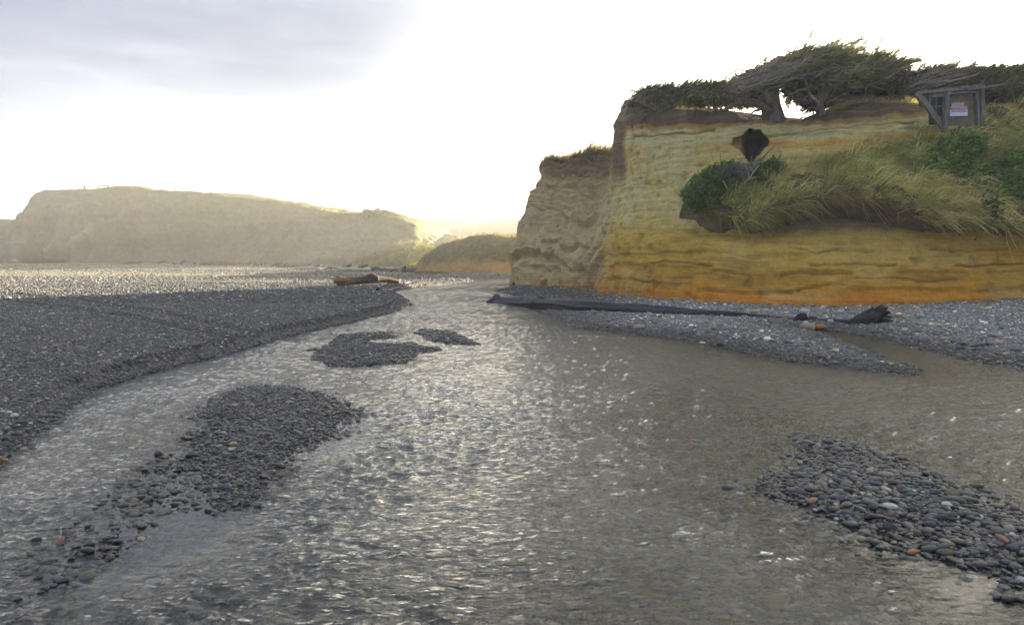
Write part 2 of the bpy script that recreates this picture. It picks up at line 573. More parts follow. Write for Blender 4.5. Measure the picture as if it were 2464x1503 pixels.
def sinh_axis(lo, hi, n, c, k):
    a, b = math.asinh((lo - c) / k), math.asinh((hi - c) / k)
    return c + k * np.sinh(np.linspace(a, b, n))
gx = sinh_axis(-430, 430, 520, 0.0, 2.6)
gy = sinh_axis(-6, 430, 560, 6.0, 2.6)
GX, GY = np.meshgrid(gx, gy, indexing='ij')
HZ = height(GX, GY)
gc, gw = ground_color(GX, GY, HZ)
V = np.stack([GX, GY, HZ], -1).reshape(-1, 3)
me = mesh_np('beach_ground', V, grid_faces(520, 560)[:, ::-1], MAT_GROUND, True,
             {'col': ('FLOAT_COLOR', 'POINT', rgba(gc).reshape(-1, 4)), 'wet': ('FLOAT', 'POINT', gw.ravel())})
tag(link('beach_ground', me), 'gravel beach and stream bed spreading to the bluffs', kind='structure')

# ------------------------------------------------------------------ the stream
CALM = [gp([(330, 1160), (480, 1120), (600, 1190), (680, 1250), (600, 1330), (420, 1380), (250, 1430), (150, 1400)]),
        gp([(1950, 1230), (2120, 1290), (2320, 1372), (2464, 1410), (2464, 1503), (2300, 1503), (2150, 1400)]),
        gp([(700, 1060), (860, 1000), (900, 1060), (760, 1120)])]
def wave(x, y, far):
    # the current comes toward the viewer and fans out below
    wx = 0.12 * fbm(x * 1.3, y * 1.3, oct=2, seed=51)
    wy = 0.12 * fbm(x * 1.3, y * 1.3, oct=2, seed=52)
    a = x * 0.10
    u, v = x * np.cos(a) + y * np.sin(a), -x * np.sin(a) + y * np.cos(a)
    u, v = u + wx, v + wy
    n0 = fbm(u * 1.1, v * 1.9, oct=2, seed=61)
    n1 = 1 - np.abs(noise(u * 3.9, v * 7.6, 0.3, seed=62)) * 2
    n2 = 1 - np.abs(noise(u * 8.0 + 3, v * 14.5, 0.7, seed=63)) * 2
    n3 = noise(u * 17, v * 27, 0.1, seed=64)
    patch = 0.55 + 0.75 * sst(fbm(x * 0.5, y * 0.42, oct=3, seed=70), -0.35, 0.35)
    return patch * ((1 + 1.3 * far) * (0.011 * n0 + 0.0100 * n1) + 0.0068 * n2 * (1 - 0.6 * far) + 0.0026 * n3 * (1 - far))
NR, NC = 720, 640
wy = 0.9 * (52.0 / 0.9) ** np.linspace(0, 1, NR)
wt = np.linspace(-1.15, 1.15, NC)
WY = np.repeat(wy[:, None], NC, 1)
WX = (WY + 0.6) * wt[None, :]
hb = height(WX, WY)
calm = np.ones_like(WX)
for p in CALM:
    calm = np.minimum(calm, 1 - 0.9 * sst(sdf(p, WX, WY) + 0.15 * fbm(WX * 2, WY * 2, oct=2, seed=8), -0.25, 0.3))
shallow = 0.35 + 0.65 * sst(-hb, 0.0, 0.06)
far = sst(WY, 10, 20)
WZ = wave(WX, WY, far) * calm * shallow - 0.006
keep = (hb < 0.09)
F = grid_faces(NR, NC)
kf = keep.ravel()
F = F[kf[F].any(1)]
used = np.unique(F)
remap = np.full(NR * NC, -1)
remap[used] = np.arange(len(used))
V = np.stack([WX, WY, WZ], -1).reshape(-1, 3)[used]
def mat_water():
    m = M('stream_water')
    v = m.pos((1.0, 1.7, 1.0))
    calm_a = m.attr('calm', 'GEOMETRY', 'Fac')
    b1 = m.noise(v, 13.0, 4, 0.6, 0.6)
    b2 = m.noise(v, 4.5, 3, 0.55, 0.8)
    h = m.math('MULTIPLY', m.math('ADD', m.math('MULTIPLY', b1, 0.5), b2), calm_a)
    nrm = m.bump(h, 0.75, 0.05)
    fr = m.n('ShaderNodeFresnel')
    fr.inputs['IOR'].default_value = 1.33
    m.put(fr.inputs['Normal'], nrm)
    gl = m.n('ShaderNodeBsdfGlossy')
    gl.inputs['Color'].default_value = (1, 1, 1, 1)
    gl.inputs['Roughness'].default_value = 0.08
    m.put(gl.inputs['Normal'], nrm)
    tr = m.n('ShaderNodeBsdfTransparent')
    tr.inputs['Color'].default_value = (0.87, 0.87, 0.80, 1)
    df = m.n('ShaderNodeBsdfDiffuse')
    df.inputs['Color'].default_value = (0.235, 0.226, 0.188, 1)
    m.put(df.inputs['Normal'], nrm)
    mx = m.n('ShaderNodeMixShader')
    m.put(mx.inputs[0], m.attr('murk', 'GEOMETRY', 'Fac'))
    m.t.links.new(tr.outputs[0], mx.inputs[1])
    m.t.links.new(df.outputs[0], mx.inputs[2])
    mx2 = m.n('ShaderNodeMixShader')
    m.put(mx2.inputs[0], fr.outputs[0])
    m.t.links.new(mx.outputs[0], mx2.inputs[1])
    m.t.links.new(gl.outputs[0], mx2.inputs[2])
    m.t.links.new(mx2.outputs[0], m.out.inputs['Surface'])
    return m.m
murk = 0.06 + 0.32 * sst(-hb, 0.02, 0.13)
me = mesh_np('stream_water', V, remap[F], mat_water(), True,
             {'calm': ('FLOAT', 'POINT', (calm * (0.5 + 0.5 * shallow) * (1 + 2.2 * sst(WY, 9, 26))).ravel()[used]), 'murk': ('FLOAT', 'POINT', murk.ravel()[used])})
tag(link('stream_water', me), 'shallow rippling stream running down to the sea', kind='structure')

# ------------------------------------------------------------------ bluffs from measured stations
def interp_stations(st, nu, nv, su=None, power=1.0):
    """stations[i][k] = place in metres: smooth along the stations, straight up each one"""
    A = np.array(st, float)
    n, k, _ = A.shape
    # parameter along = cumulative mean plan distance
    Wd = A
    step = np.linalg.norm(np.diff(Wd, axis=0), axis=-1).mean(1)
    if su is not None:
        step = np.array(su, float)
    cu = np.concatenate([[0], np.cumsum(step)])
    t = np.linspace(0, cu[-1], nu)
    # Catmull-Rom along the stations
    i = np.clip(np.searchsorted(cu, t, 'right') - 1, 0, n - 2)
    f = ((t - cu[i]) / (cu[i + 1] - cu[i]))[:, None, None]
    m = np.zeros_like(A)
    for j in range(n):
        a, b = max(j - 1, 0), min(j + 1, n - 1)
        m[j] = (A[b] - A[a]) / (cu[b] - cu[a])
    hseg = (cu[i + 1] - cu[i])[:, None, None]
    h00, h10 = 2 * f ** 3 - 3 * f ** 2 + 1, f ** 3 - 2 * f ** 2 + f
    h01, h11 = -2 * f ** 3 + 3 * f ** 2, f ** 3 - f ** 2
    B = h00 * A[i] + h10 * hseg * m[i] + h01 * A[i + 1] + h11 * hseg * m[i + 1]
    # up each station
    return B

def resample_v(B, nvs):
    """nvs[k] = number of samples on segment k"""
    outp = []
    for k, n in enumerate(nvs):
        f = np.linspace(0, 1, n, endpoint=(k == len(nvs) - 1))[None, :, None]
        outp.append(B[:, k:k + 1] * (1 - f) + B[:, k + 1:k + 2] * f)
    return np.concatenate(outp, 1)

def grid_normals(V):
    du = np.gradient(V, axis=0)
    dv = np.gradient(V, axis=1)
    n = np.cross(du, dv)
    return n / (np.linalg.norm(n, axis=-1, keepdims=True) + 1e-9)

def col_lerp(t, stops):
    t = np.asarray(t, float)
    ps = [s[0] for s in stops]
    return np.stack([np.interp(t, ps, [s[1][c] for s in stops]) for c in range(3)], -1)

def wst(x, y, zs):
    """a hidden / out-of-frame station given in metres"""
    q = []
    for (dx, dy, z) in zs:
        q.append(np.array((x + dx, y + dy, z), float))
    return q

def pst(cols, plate):
    """visible station: measured column + two plateau points behind it"""
    q = [P3(*c) for c in cols]
    q[0] = q[0] + np.array([0, 0.0, -0.6])
    for (dx, dy, dz) in plate:
        q.append(q[len(cols) - 1] + np.array([dx, dy, dz]))
    return q

STN = []
zs = lambda top: [(0, 0, -0.4), (0.1, 0, 0.5), (0.2, 0, 1.2), (0.3, 0, 2.0), (0.35, 0, 2.3), (0.45, 0, 3.4), (0.55, 0, 4.4), (0.7, 0, top - .5), (1.3, 0.2, top), (6, 1, top), (14, 2, top - .5)]
STN.append(wst(34, 47, zs(6.2)))
STN.append(wst(12, 46.0, zs(6.0)))
STN.append(wst(5.0, 42.6, zs(5.7)))
STN.append(wst(1.9, 40.2, zs(5.6)))
pl_n = [(3, 2.5, 0.1), (12, 3, 0.3)]
STN.append(pst([(1234, 698, 38.6), (1236, 672, 38.6), (1239, 625, 38.7), (1245, 585, 38.8), (1254, 548, 38.9), (1286, 495, 39.1), (1298, 462, 39.2), (1303, 428, 39.2), (1314, 402, 39.8)], pl_n))
STN.append(pst([(1300, 700, 35.6), (1302, 672, 35.8), (1306, 620, 36.2), (1310, 580, 36.5), (1318, 545, 36.8), (1336, 490, 37.3), (1345, 450, 37.7), (1350, 420, 37.8), (1356, 396, 38.4)], pl_n))
STN.append(pst([(1372, 702, 33.6), (1374, 672, 34.0), (1380, 620, 34.6), (1386, 580, 35.0), (1392, 545, 35.3), (1400, 490, 35.8), (1406, 450, 36.1), (1410, 408, 36.3), (1416, 374, 36.9)], [(3, 2, 0.2), (12, 2, 0.4)]))
STN.append(pst([(1418, 704, 32.6), (1420, 672, 33.0), (1426, 620, 33.4), (1434, 580, 33.7), (1440, 545, 34.0), (1452, 490, 34.4), (1462, 445, 34.7), (1470, 398, 34.9), (1478, 366, 35.4)], [(2.5, 1, 0.3), (12, 1, 1.0)]))
STN.append(pst([(1430, 706, 31.2), (1436, 672, 31.4), (1445, 620, 31.6), (1453, 575, 31.8), (1459, 545, 31.9), (1469, 470, 32.0), (1477, 390, 32.1), (1482, 300, 32.2), (1500, 255, 33.0)], [(2.5, 1.2, 0.2), (10, 2, -0.4)]))
STN.append(pst([(1440, 709, 29.4), (1456, 680, 29.5), (1474, 630, 29.6), (1489, 572, 29.7), (1491, 556, 30.1), (1500, 480, 30.4), (1507, 380, 30.6), (1513, 305, 30.7), (1524, 252, 31.4)], [(2, 2, 0.1), (6, 6, -0.6)]))
STN.append(pst([(1600, 719, 24.9), (1600, 690, 25.3), (1600, 640, 25.8), (1600, 585, 26.3), (1601, 563, 27.0), (1604, 470, 27.6), (1607, 380, 27.9), (1610, 305, 28.1), (1612, 258, 28.7)], [(1, 2, 0.1), (5, 8, -0.8)]))
STN.append(pst([(1740, 727, 22.6), (1740, 694, 23.0), (1740, 640, 23.5), (1740, 590, 24.0), (1742, 566, 24.7), (1744, 480, 25.7), (1745, 380, 26.2), (1745, 310, 26.4), (1745, 265, 27.0)], [(0.5, 2, 0.0), (3, 8, -1.4)]))
STN.append(pst([(1790, 730, 22.1), (1790, 695, 22.5), (1790, 640, 23.0), (1790, 590, 23.5), (1790, 560, 24.2), (1790, 480, 25.2), (1790, 385, 25.7), (1790, 320, 25.9), (1790, 288, 26.4)], [(0, 2, -0.1), (0, 8, -1.5)]))
STN.append(pst([(1850, 732, 21.7), (1850, 696, 22.1), (1850, 640, 22.6), (1850, 595, 23.0), (1850, 555, 23.8), (1850, 480, 24.9), (1850, 385, 25.4), (1850, 320, 25.6), (1850, 290, 26.0)], [(0, 2, -0.1), (0, 8, -1.5)]))
STN.append(pst([(1930, 734, 21.3), (1930, 697, 21.7), (1930, 640, 22.2), (1930, 595, 22.6), (1930, 550, 23.3), (1930, 480, 24.6), (1930, 385, 25.1), (1930, 320, 25.3), (1930, 289, 25.7)], [(0, 2, -0.1), (0, 8, -1.5)]))
STN.append(pst([(2000, 735, 21.1), (2000, 697, 21.5), (2000, 640, 22.0), (2000, 595, 22.4), (2000, 550, 23.0), (2000, 480, 24.4), (2000, 385, 24.9), (2000, 310, 25.1), (2000, 266, 25.5)], [(0, 2, 0.2), (1, 8, -0.6)]))
STN.append(pst([(2100, 733, 21.1), (2100, 697, 21.5), (2100, 640, 22.0), (2100, 595, 22.4), (2100, 550, 22.8), (2100, 480, 24.2), (2100, 385, 24.7), (2100, 300, 24.9), (2100, 248, 25.4)], [(0, 2, 0.3), (1, 8, 0.3)]))
STN.append(pst([(2220, 728, 21.4), (2220, 695, 21.8), (2220, 640, 22.2), (2220, 598, 22.5), (2220, 553, 22.8), (2220, 480, 24.2), (2220, 385, 24.7), (2220, 300, 24.9), (2220, 255, 25.3)], [(0, 2, 0.4), (1, 8, 0.4)]))
STN.append(pst([(2350, 721, 22.0), (2350, 692, 22.3), (2350, 640, 22.6), (2350, 598, 22.8), (2350, 556, 23.0), (2350, 480, 24.4), (2350, 385, 24.9), (2350, 310, 25.1), (2350, 262, 25.4)], [(0, 2, 0.5), (1, 8, 0.6)]))
STN.append(pst([(2480, 716, 22.6), (2480, 690, 22.9), (2480, 640, 23.2), (2480, 598, 23.4), (2480, 556, 23.6), (2480, 480, 24.9), (2480, 385, 25.4), (2480, 310, 25.6), (2480, 250, 25.9)], [(0, 2, 0.6), (1, 8, 0.8)]))
STN.append(pst([(2800, 712, 23.4), (2800, 688, 23.7), (2800, 640, 24.0), (2800, 598, 24.2), (2800, 556, 24.4), (2800, 480, 25.4), (2800, 385, 26.0), (2800, 310, 26.4), (2800, 235, 26.8)], [(0, 2, 0.7), (1, 8, 1.0)]))
zr = lambda top: [(0, 0, -0.3), (0.1, .3, 0.5), (0.15, .6, 1.2), (0.2, .9, 2.0), (0.2, 1.2, 2.5), (0.3, 2.2, 4.0), (0.3, 3.0, 5.5), (0.4, 3.8, top - .5), (0.5, 4.8, top), (0.5, 8, top + .3), (2, 14, top + .5)]
STN.append(wst(30, 22.5, zr(8.6)))  # unseen bluff beyond the frame, made higher to shade the near beach
STN.append(wst(42, 18, zr(10.5)))
STN.append(wst(60, 9, zr(11.0)))
STN.append(wst(95, -6, zr(11.0)))
B = interp_stations(STN, 1000, None, su=[10, 7, 4, 4, 4.2, 4.2, 3.5, 3.2, 4.2, 7.5, 6.5, 3.6, 4.2, 5.4, 4.6, 5.6, 6, 5.6, 5.0, 6, 6, 5, 6, 8])
NVS = [16, 22, 22, 8, 34, 42, 40, 28, 22, 14]
V = resample_v(B, NVS)
NU, NV = V.shape[:2]
Q = unP(np.maximum(V, np.array([-1e9, 6.0, -1e9])))
PX, PY, PD = Q[..., 0], Q[..., 1], Q[..., 2]
Nn = grid_normals(V)
flip = np.sign((Nn * np.array([-0.3, -1.0, 0.3])).sum(-1).mean())
Nn = Nn * flip
x, y, z = V[..., 0], V[..., 1], V[..., 2]
top_i = sum(NVS[:8])
lev = np.arange(NV)[None, :] + 0 * PX
face = 1 - sst(lev, top_i - 2, top_i + 12)                 # 1 on the cliff face, 0 on the plateau
nose = 1 - sst(PX, 1425, 1475)
low = fbm(x * 0.5, y * 0.5, z * 0.5, 3, 101)
mid = fbm(x * 1.6, y * 1.6, z * 1.3, 4, 111)
fine = fbm(x * 6, y * 6, z * 6, 3, 121)
zw = z + 0.10 * noise(x * 0.8, y * 0.8, 0, 131)
lam = fbm(x * 0.25, y * 0.25, zw * 7.0, 4, 141, 0.6)
run = fbm((x + y * 0.6) * 1.8 + 0.6 * mid + z * 0.35, z * 0.28, 0.0, 4, 151, 0.55)
disp = face * (0.10 * low + 0.12 * mid + 0.03 * fine + (0.05 * (1 - nose)) * lam)
disp += face * nose * (0.85 * run + 0.24 * fbm(x * 1.7, y * 1.7, z * 0.45, 4, 112))
disp += (1 - face) * (0.10 * low + 0.06 * mid)
# shallow overhanging ledge lines in the lower ochre face
for zz, aa in ((0.62, 0.10), (1.05, 0.07), (1.55, 0.05), (0.3, 0.06)):
    zl = zz + 0.12 * noise(x * 0.45, y * 0.45, zz * 9, 161)
    disp += face * (1 - nose) * aa * sst(z, zl - 0.02, zl + 0.03) * (1 - sst(z, zl + 0.03, zl + 0.45)) * sst(noise(x * 0.6, zz * 3, 0, 7), -0.5, 0.4)
# joints and parting cracks, and the projecting lower block on the left
CRACKS = [[(1524, 262), (1523, 300), (1527, 345), (1518, 372), (1521, 420)], [(1493, 560), (1497, 600), (1492, 640)], [(1553, 566), (1549, 596), (1556, 618)],
          [(1880, 596), (1960, 606), (2020, 599)], [(1690, 704), (1800, 706), (1900, 700), (1995, 684)], [(2060, 672), (2150, 668), (2230, 675), (2300, 671)],
          [(2300, 640), (2400, 634), (2480, 637)], [(1950, 640), (2060, 633), (2160, 637)], [(1580, 640), (1640, 636), (1720, 645)], [(1830, 330), (1900, 326), (1980, 310), (2060, 303), (2200, 292)],
          [(1530, 330), (1620, 322), (1720, 316)], [(2240, 600), (2330, 604), (2470, 596)], [(1880, 660), (1960, 656), (2050, 661)]]
crk = np.full(PX.shape, 1e9)
wx_ = 5 * noise(x * 2.2, y * 2.2, z * 2.2, 191)
vis = (PX > 1425) & (PX < 2600)
for c_l in CRACKS:
    crk[vis] = np.minimum(crk[vis], linedist(c_l, (PX + wx_)[vis], (PY + wx_ * 0.6)[vis]))
crack = np.exp(-(crk / 2.2) ** 2) * face
disp -= 0.13 * crack
blk = sst(PY, 556, 564) * (1 - sst(PX + 8 * mid, 1690, 1790)) * sst(PX, 1478, 1492) * face
disp += 0.22 * blk * (0.7 + 0.6 * sst(fbm(x * 1.2, y * 1.2, 0, 2, 193), -0.2, 0.3))
# runnels scoured in the soft lower face
rn = fbm((x + 0.4 * y) * 3.2, z * 0.35, 0, 3, 194)
disp += face * (1 - nose) * 0.07 * rn * sst(PY, 540, 600) * sst(fbm(x * 0.5, y * 0.5, 0, 2, 195), -0.1, 0.3)
# pits
pit = noise(x * 3.1, y * 3.1, z * 4.2, 171)
disp -= face * 0.07 * sst(pit, 0.62, 0.85)
# the hollow under the tree
HOLLOW = [(1757, 347), (1764, 334), (1782, 326), (1790, 316), (1806, 311), (1830, 313), (1842, 325), (1851, 338), (1849, 347), (1841, 356), (1832, 368), (1822, 380), (1815, 390), (1799, 390), (1792, 379), (1783, 367), (1774, 358), (1762, 352)]
hs = sdf(HOLLOW, PX + 3 * noise(x * 4, z * 4, 0, 5) + 1.5 * noise(x * 11, z * 11, 0, 6), PY + 2 * noise(x * 7, z * 7, 3, 5))
hol = (0.45 * sst(hs, -1.0, 2.5) + 0.55 * sst(hs, 1.0, 16.0)) * (PX > 1740) * (PX < 1880)
dent = hol * (0.30 + 1.3 * sst(PX, 1780, 1800))
V = V + Nn * disp[..., None]
V[..., 1] += dent
V[..., 0] += dent * 0.31
V[..., 2] += dent * 0.13
# ---- colours of the beds
wob = 9 * fbm(x * 0.4, y * 0.4, z * 0.3, 2, 180) + 6 * noise(x * 0.9, y * 0.9, z * 0.7, 181) + 4 * noise(x * 2.5, y * 2.5, z * 2.5, 182) + 2.5 * fine
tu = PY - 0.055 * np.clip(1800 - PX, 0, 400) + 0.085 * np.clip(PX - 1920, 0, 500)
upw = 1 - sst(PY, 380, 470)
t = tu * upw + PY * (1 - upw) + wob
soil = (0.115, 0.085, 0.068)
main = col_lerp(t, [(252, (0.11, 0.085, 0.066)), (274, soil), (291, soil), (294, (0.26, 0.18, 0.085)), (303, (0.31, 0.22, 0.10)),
                    (307, (0.42, 0.385, 0.22)), (320, (0.45, 0.42, 0.26)), (323, (0.35, 0.32, 0.18)), (329, (0.44, 0.41, 0.25)), (340, (0.42, 0.375, 0.20)),
                    (360, (0.43, 0.36, 0.165)), (420, (0.42, 0.355, 0.165)),
                    (470, (0.42, 0.38, 0.205)), (525, (0.42, 0.365, 0.17)), (566, (0.385, 0.29, 0.085)), (610, (0.35, 0.245, 0.058)),
                    (645, (0.345, 0.225, 0.048)), (672, (0.33, 0.195, 0.038)), (694, (0.38, 0.20, 0.032)), (708, (0.43, 0.185, 0.026)), (724, (0.45, 0.19, 0.03))])
seam = (np.exp(-((t - 350) / 7.0) ** 2) * sst(fbm(x * 0.8, y * 0.8, 0, 3, 185), -0.15, 0.25))[..., None]
main = main * (1 - seam) + np.array([0.44, 0.27, 0.085]) * seam
lamc = (sst(fbm(x * 0.3, y * 0.3, zw * 9.0, 3, 186), 0.1, 0.4) * sst(PX, 1850, 1960) * (1 - sst(PY, 300, 330)))[..., None] * 0.6
main = main * (1 - lamc) + np.array([0.36, 0.22, 0.07]) * lamc
pgreen = (sst(fbm(x * 0.5, y * 0.5, z * 0.6, 3, 187), -0.1, 0.35) * (1 - sst(PX, 1600, 1760)) * sst(PY, 300, 360) * (1 - sst(PY, 540, 570)))[..., None] * 0.7
main = main * (1 - pgreen) + np.array([0.40, 0.39, 0.255]) * pgreen
rightness = sst(PX, 1950, 2350)[..., None] * sst(PY, 300, 560)[..., None]
main = main * (1 - 0.45 * rightness) + np.array([0.36, 0.215, 0.03]) * 0.45 * rightness
og = (sst(fbm(x * 0.9, y * 0.9, z * 2.2, 4, 190), 0.05, 0.45) * sst(PY, 540, 600) * 0.55)[..., None]
main = main * (1 - og) + np.array([0.40, 0.31, 0.13]) * og
bs = (sst(fbm(x * 0.6, y * 0.6, zw * 5.5, 4, 191), 0.12, 0.42) * sst(PY, 540, 600) * 0.5)[..., None]
main = main * (1 - bs) + np.array([0.20, 0.13, 0.045]) * bs
nosec = col_lerp(PY + wob * 1.4, [(376, (0.10, 0.08, 0.06)), (410, (0.17, 0.13, 0.09)), (440, (0.30, 0.235, 0.15)), (520, (0.36, 0.305, 0.21)), (640, (0.37, 0.32, 0.225)), (672, (0.36, 0.29, 0.16)), (690, (0.40, 0.22, 0.06)), (705, (0.40, 0.22, 0.06))])
nb = (sst(mid, 0.05, 0.5) * 0.5)[..., None]
nosec = nosec * (1 - nb) + np.array([0.24, 0.19, 0.13]) * nb
nw = (1 - sst(PX + 6 * mid + 0.10 * (PY - 560), 1440, 1485))[..., None]
col = main * (1 - nw) + nosec * nw
# left side wall of the main mass, its shade painted as a darker tone
sl = ((1 - sst(PX, 1498, 1516)) * (1 - sst(PY, 400, 470)) * sst(PX, 1470, 1480))[..., None]
col = col * (1 - sl) + np.array([0.15, 0.115, 0.09]) * sl
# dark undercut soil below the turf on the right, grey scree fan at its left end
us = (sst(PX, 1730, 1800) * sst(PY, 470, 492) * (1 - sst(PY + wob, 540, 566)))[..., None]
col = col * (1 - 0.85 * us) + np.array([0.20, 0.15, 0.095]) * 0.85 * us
ck_ = (crack * 0.35)[..., None]
col = col * (1 - ck_) + np.array([0.15, 0.10, 0.05]) * ck_
pl = (1 - face)[..., None] * 0.9
col = col * (1 - pl) + np.array([0.11, 0.085, 0.055]) * pl
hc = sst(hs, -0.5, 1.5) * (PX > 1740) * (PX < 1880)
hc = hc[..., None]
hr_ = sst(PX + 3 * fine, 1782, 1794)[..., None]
col = col * (1 - hc) + (np.array([0.24, 0.17, 0.085]) * (1 - hr_) + np.array([0.12, 0.085, 0.066]) * hr_) * hc  # inner shade of the hollow painted dark, left lobe lighter brown
pt = (face * sst(pit, 0.7, 0.9) * 0.3)[..., None]
col = col * (1 - pt) + np.array([0.16, 0.12, 0.06]) * pt
Fq = grid_faces(NU, NV)
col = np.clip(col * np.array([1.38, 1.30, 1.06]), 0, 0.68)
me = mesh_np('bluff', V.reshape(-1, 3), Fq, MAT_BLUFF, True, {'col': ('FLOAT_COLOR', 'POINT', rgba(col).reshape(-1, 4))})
tag(link('bluff', me), 'layered ochre sandstone sea bluff', kind='structure')
BLUFF_V, BLUFF_Q = V, Q

# ------------------------------------------------------------------ turf slump on the right of the bluff
def lipf(px): return 9 * noise(np.asarray(px) * 0.022, 0.5 + 0 * np.asarray(px), 0, 77) + 6 * noise(np.asarray(px) * 0.06, 3.5 + 0 * np.asarray(px), 0, 78) + np.interp(px, [1640, 1690, 1735, 1800, 1860, 1900, 2000, 2100, 2200, 2300, 2464, 2800], [478, 500, 516, 522, 505, 486, 464, 476, 516, 538, 546, 548])
def topf(px): return np.interp(px, [1640, 1700, 1760, 1850, 1950, 2050, 2150, 2230, 2300, 2400, 2464, 2600, 2800], [468, 442, 424, 410, 406, 388, 362, 328, 298, 264, 250, 245, 245])
def lipd(px): return np.interp(px, [1640, 1690, 1735, 1850, 2000, 2200, 2464, 2800], [25.9, 24.9, 24.2, 23.1, 22.4, 22.1, 22.9, 23.8])
def topd(px): return np.interp(px, [1640, 1690, 1760, 1850, 2000, 2200, 2464, 2800], [26.6, 26.2, 25.9, 25.2, 24.8, 24.75, 25.6, 26.6])
sx = np.linspace(1640, 2800, 330)
sv = np.linspace(-0.36, 1.22, 116)
SX, SV = np.meshgrid(sx, sv, indexing='ij')
vc = np.clip(SV, 0, 1)
SPY = lipf(SX) * (1 - vc) + topf(SX) * vc + np.clip(-SV, 0, 1) * 170 + np.clip(SV - 1, 0, 1) * 60
SPD = lipd(SX) * (1 - vc ** 1.15) + topd(SX) * vc ** 1.15 + (0.16 * sst(-SV, 0, 0.06) + np.clip(-SV, 0, 1) * 2.6) + np.clip(SV - 1, 0, 1) * 7
SPY = SPY - 26 * np.sin(np.pi * vc) * 0.35
SVt = P3(SX, SPY, SPD)
SN = grid_normals(SVt)
SN *= np.sign((SN * np.array([0, -1.0, 0.6])).sum(-1).mean())
tus = 1.3 * fbm(SVt[..., 0] * 1.5, SVt[..., 1] * 1.5, SVt[..., 2] * 1.5, 4, 201)
SVt = SVt + SN * (0.22 * tus + 0.12 * fbm(SVt[..., 0] * 0.6, SVt[..., 2] * 0.6, 0, 2, 202))[..., None]
sc = np.array([0.10, 0.088, 0.042]) + 0 * SVt
under = (1 - sst(SV, -0.04, 0.05))[..., None]
sc = sc * (1 - under) + (np.array([0.21, 0.155, 0.10]) * (1 + 0.35 * fbm(SVt[..., 0] * 2, SVt[..., 1] * 2, SVt[..., 2] * 6, 3, 204)[..., None])) * under
me = mesh_np('turf_slope', SVt.reshape(-1, 3), grid_faces(330, 116), MAT_FAR, True, {'col': ('FLOAT_COLOR', 'POINT', rgba(sc).reshape(-1, 4))})
tag(link('turf_slope', me), 'slumped grassy slope below the bluff top', kind='structure')

# ------------------------------------------------------------------ far bluff, dune and hill across the stream mouth
def far_body(name, label, stations, nvs, nu, colf, noise_amp=(0.5, 0.35, 0.12), seed=300, rill=0.0, extra=None, su=None):
    st = []
    for cols, plate in stations:
        q = [P3(*c) for c in cols]
        q[0] = q[0] + np.array([0, 0, -0.8])
        for (dx, dy, dz) in plate:
            q.append(q[len(cols) - 1] + np.array([dx, dy, dz]))
        st.append(q)
    B = interp_stations(st, nu, None, su=su)
    V = resample_v(B, nvs)
    Q = unP(V)
    N = grid_normals(V)
    N *= np.sign((N * np.array([0, -1.0, 0.4])).sum(-1).mean())
    x, y, z = V[..., 0], V[..., 1], V[..., 2]
    a = fbm(x * 0.16, y * 0.16, z * 0.12, 3, seed)
    b = fbm(x * 0.6, y * 0.6, z * 0.35, 4, seed + 20)
    c = fbm(x * 2.0, y * 2.0, z * 1.2, 3, seed + 40)
    r = fbm(x * 0.8 + 0.4 * a + 0.25 * z, z * 0.10, y * 0.1, 4, seed + 60)
    lvl = np.arange(V.shape[1])[None, :] / V.shape[1]
    r = r * (1 - sst(lvl, 0.5, 0.72))
    dsp = noise_amp[0] * a + noise_amp[1] * b + noise_amp[2] * c + rill * r
    if extra is not None:
        dsp = dsp + extra(Q, V) * (1 - sst(lvl, 0.45, 0.68))
    V = V + N * dsp[..., None]
    col = colf(Q, V, a, b, c)
    me = mesh_np(name, V.reshape(-1, 3), grid_faces(*V.shape[:2]), MAT_FAR, True, {'col': ('FLOAT_COLOR', 'POINT', rgba(col).reshape(-1, 4))})
    tag(link(name, me), label, kind='structure')
    return V, Q

def fst(px, base, d0, mid, top, d1, lean=0.0):
    """base line, three in between, brim"""
    c = [(px, base, d0)]
    for f in (0.25, 0.5, 0.75):
        c.append((px + lean * f, base + (top - base) * f, d0 + (d1 - d0) * mid(f)))
    c.append((px + lean, top, d1))
    return c
lin = lambda f: f
bulge = lambda f: f ** 0.7
hollow = lambda f: f ** 1.5
FARS = []
plt = [(0, 5, 0.3), (0, 40, 0.5)]
for (px, base, d0, top, d1, ln) in ((-700, 632, 70, 560, 84, 0), (-330, 634, 74, 520, 86, 0), (-60, 633, 76, 545, 88, 60), (0, 633, 77, 520, 88, 45), (40, 633, 78, 478, 88, 30), (70, 633, 79, 462, 88, 25),
                                    (160, 633, 80, 459, 88, 20), (240, 634, 81, 454, 88, 10), (340, 636, 82, 456, 89, 0), (450, 637, 82, 462, 89, 0), (560, 639, 80, 473, 88, 0),
                                    (680, 642, 77, 490, 86, 0), (780, 645, 74, 504, 84, 0), (850, 648, 72, 514, 82, 0), (880, 650, 70, 512, 80, 0),
                                    (930, 653, 67, 517, 78, 0), (985, 655, 66, 540, 77, 10), (1005, 656, 67, 565, 77, 8)):
    FARS.append((fst(px, base + 2, d0, bulge, top, d1, ln), plt))
FARS.append(([(1006, 657, 92), (1008, 640, 94), (1009, 620, 95), (1009, 600, 96), (1009, 588, 98)], [(0, 5, -0.5), (0, 40, -1)]))
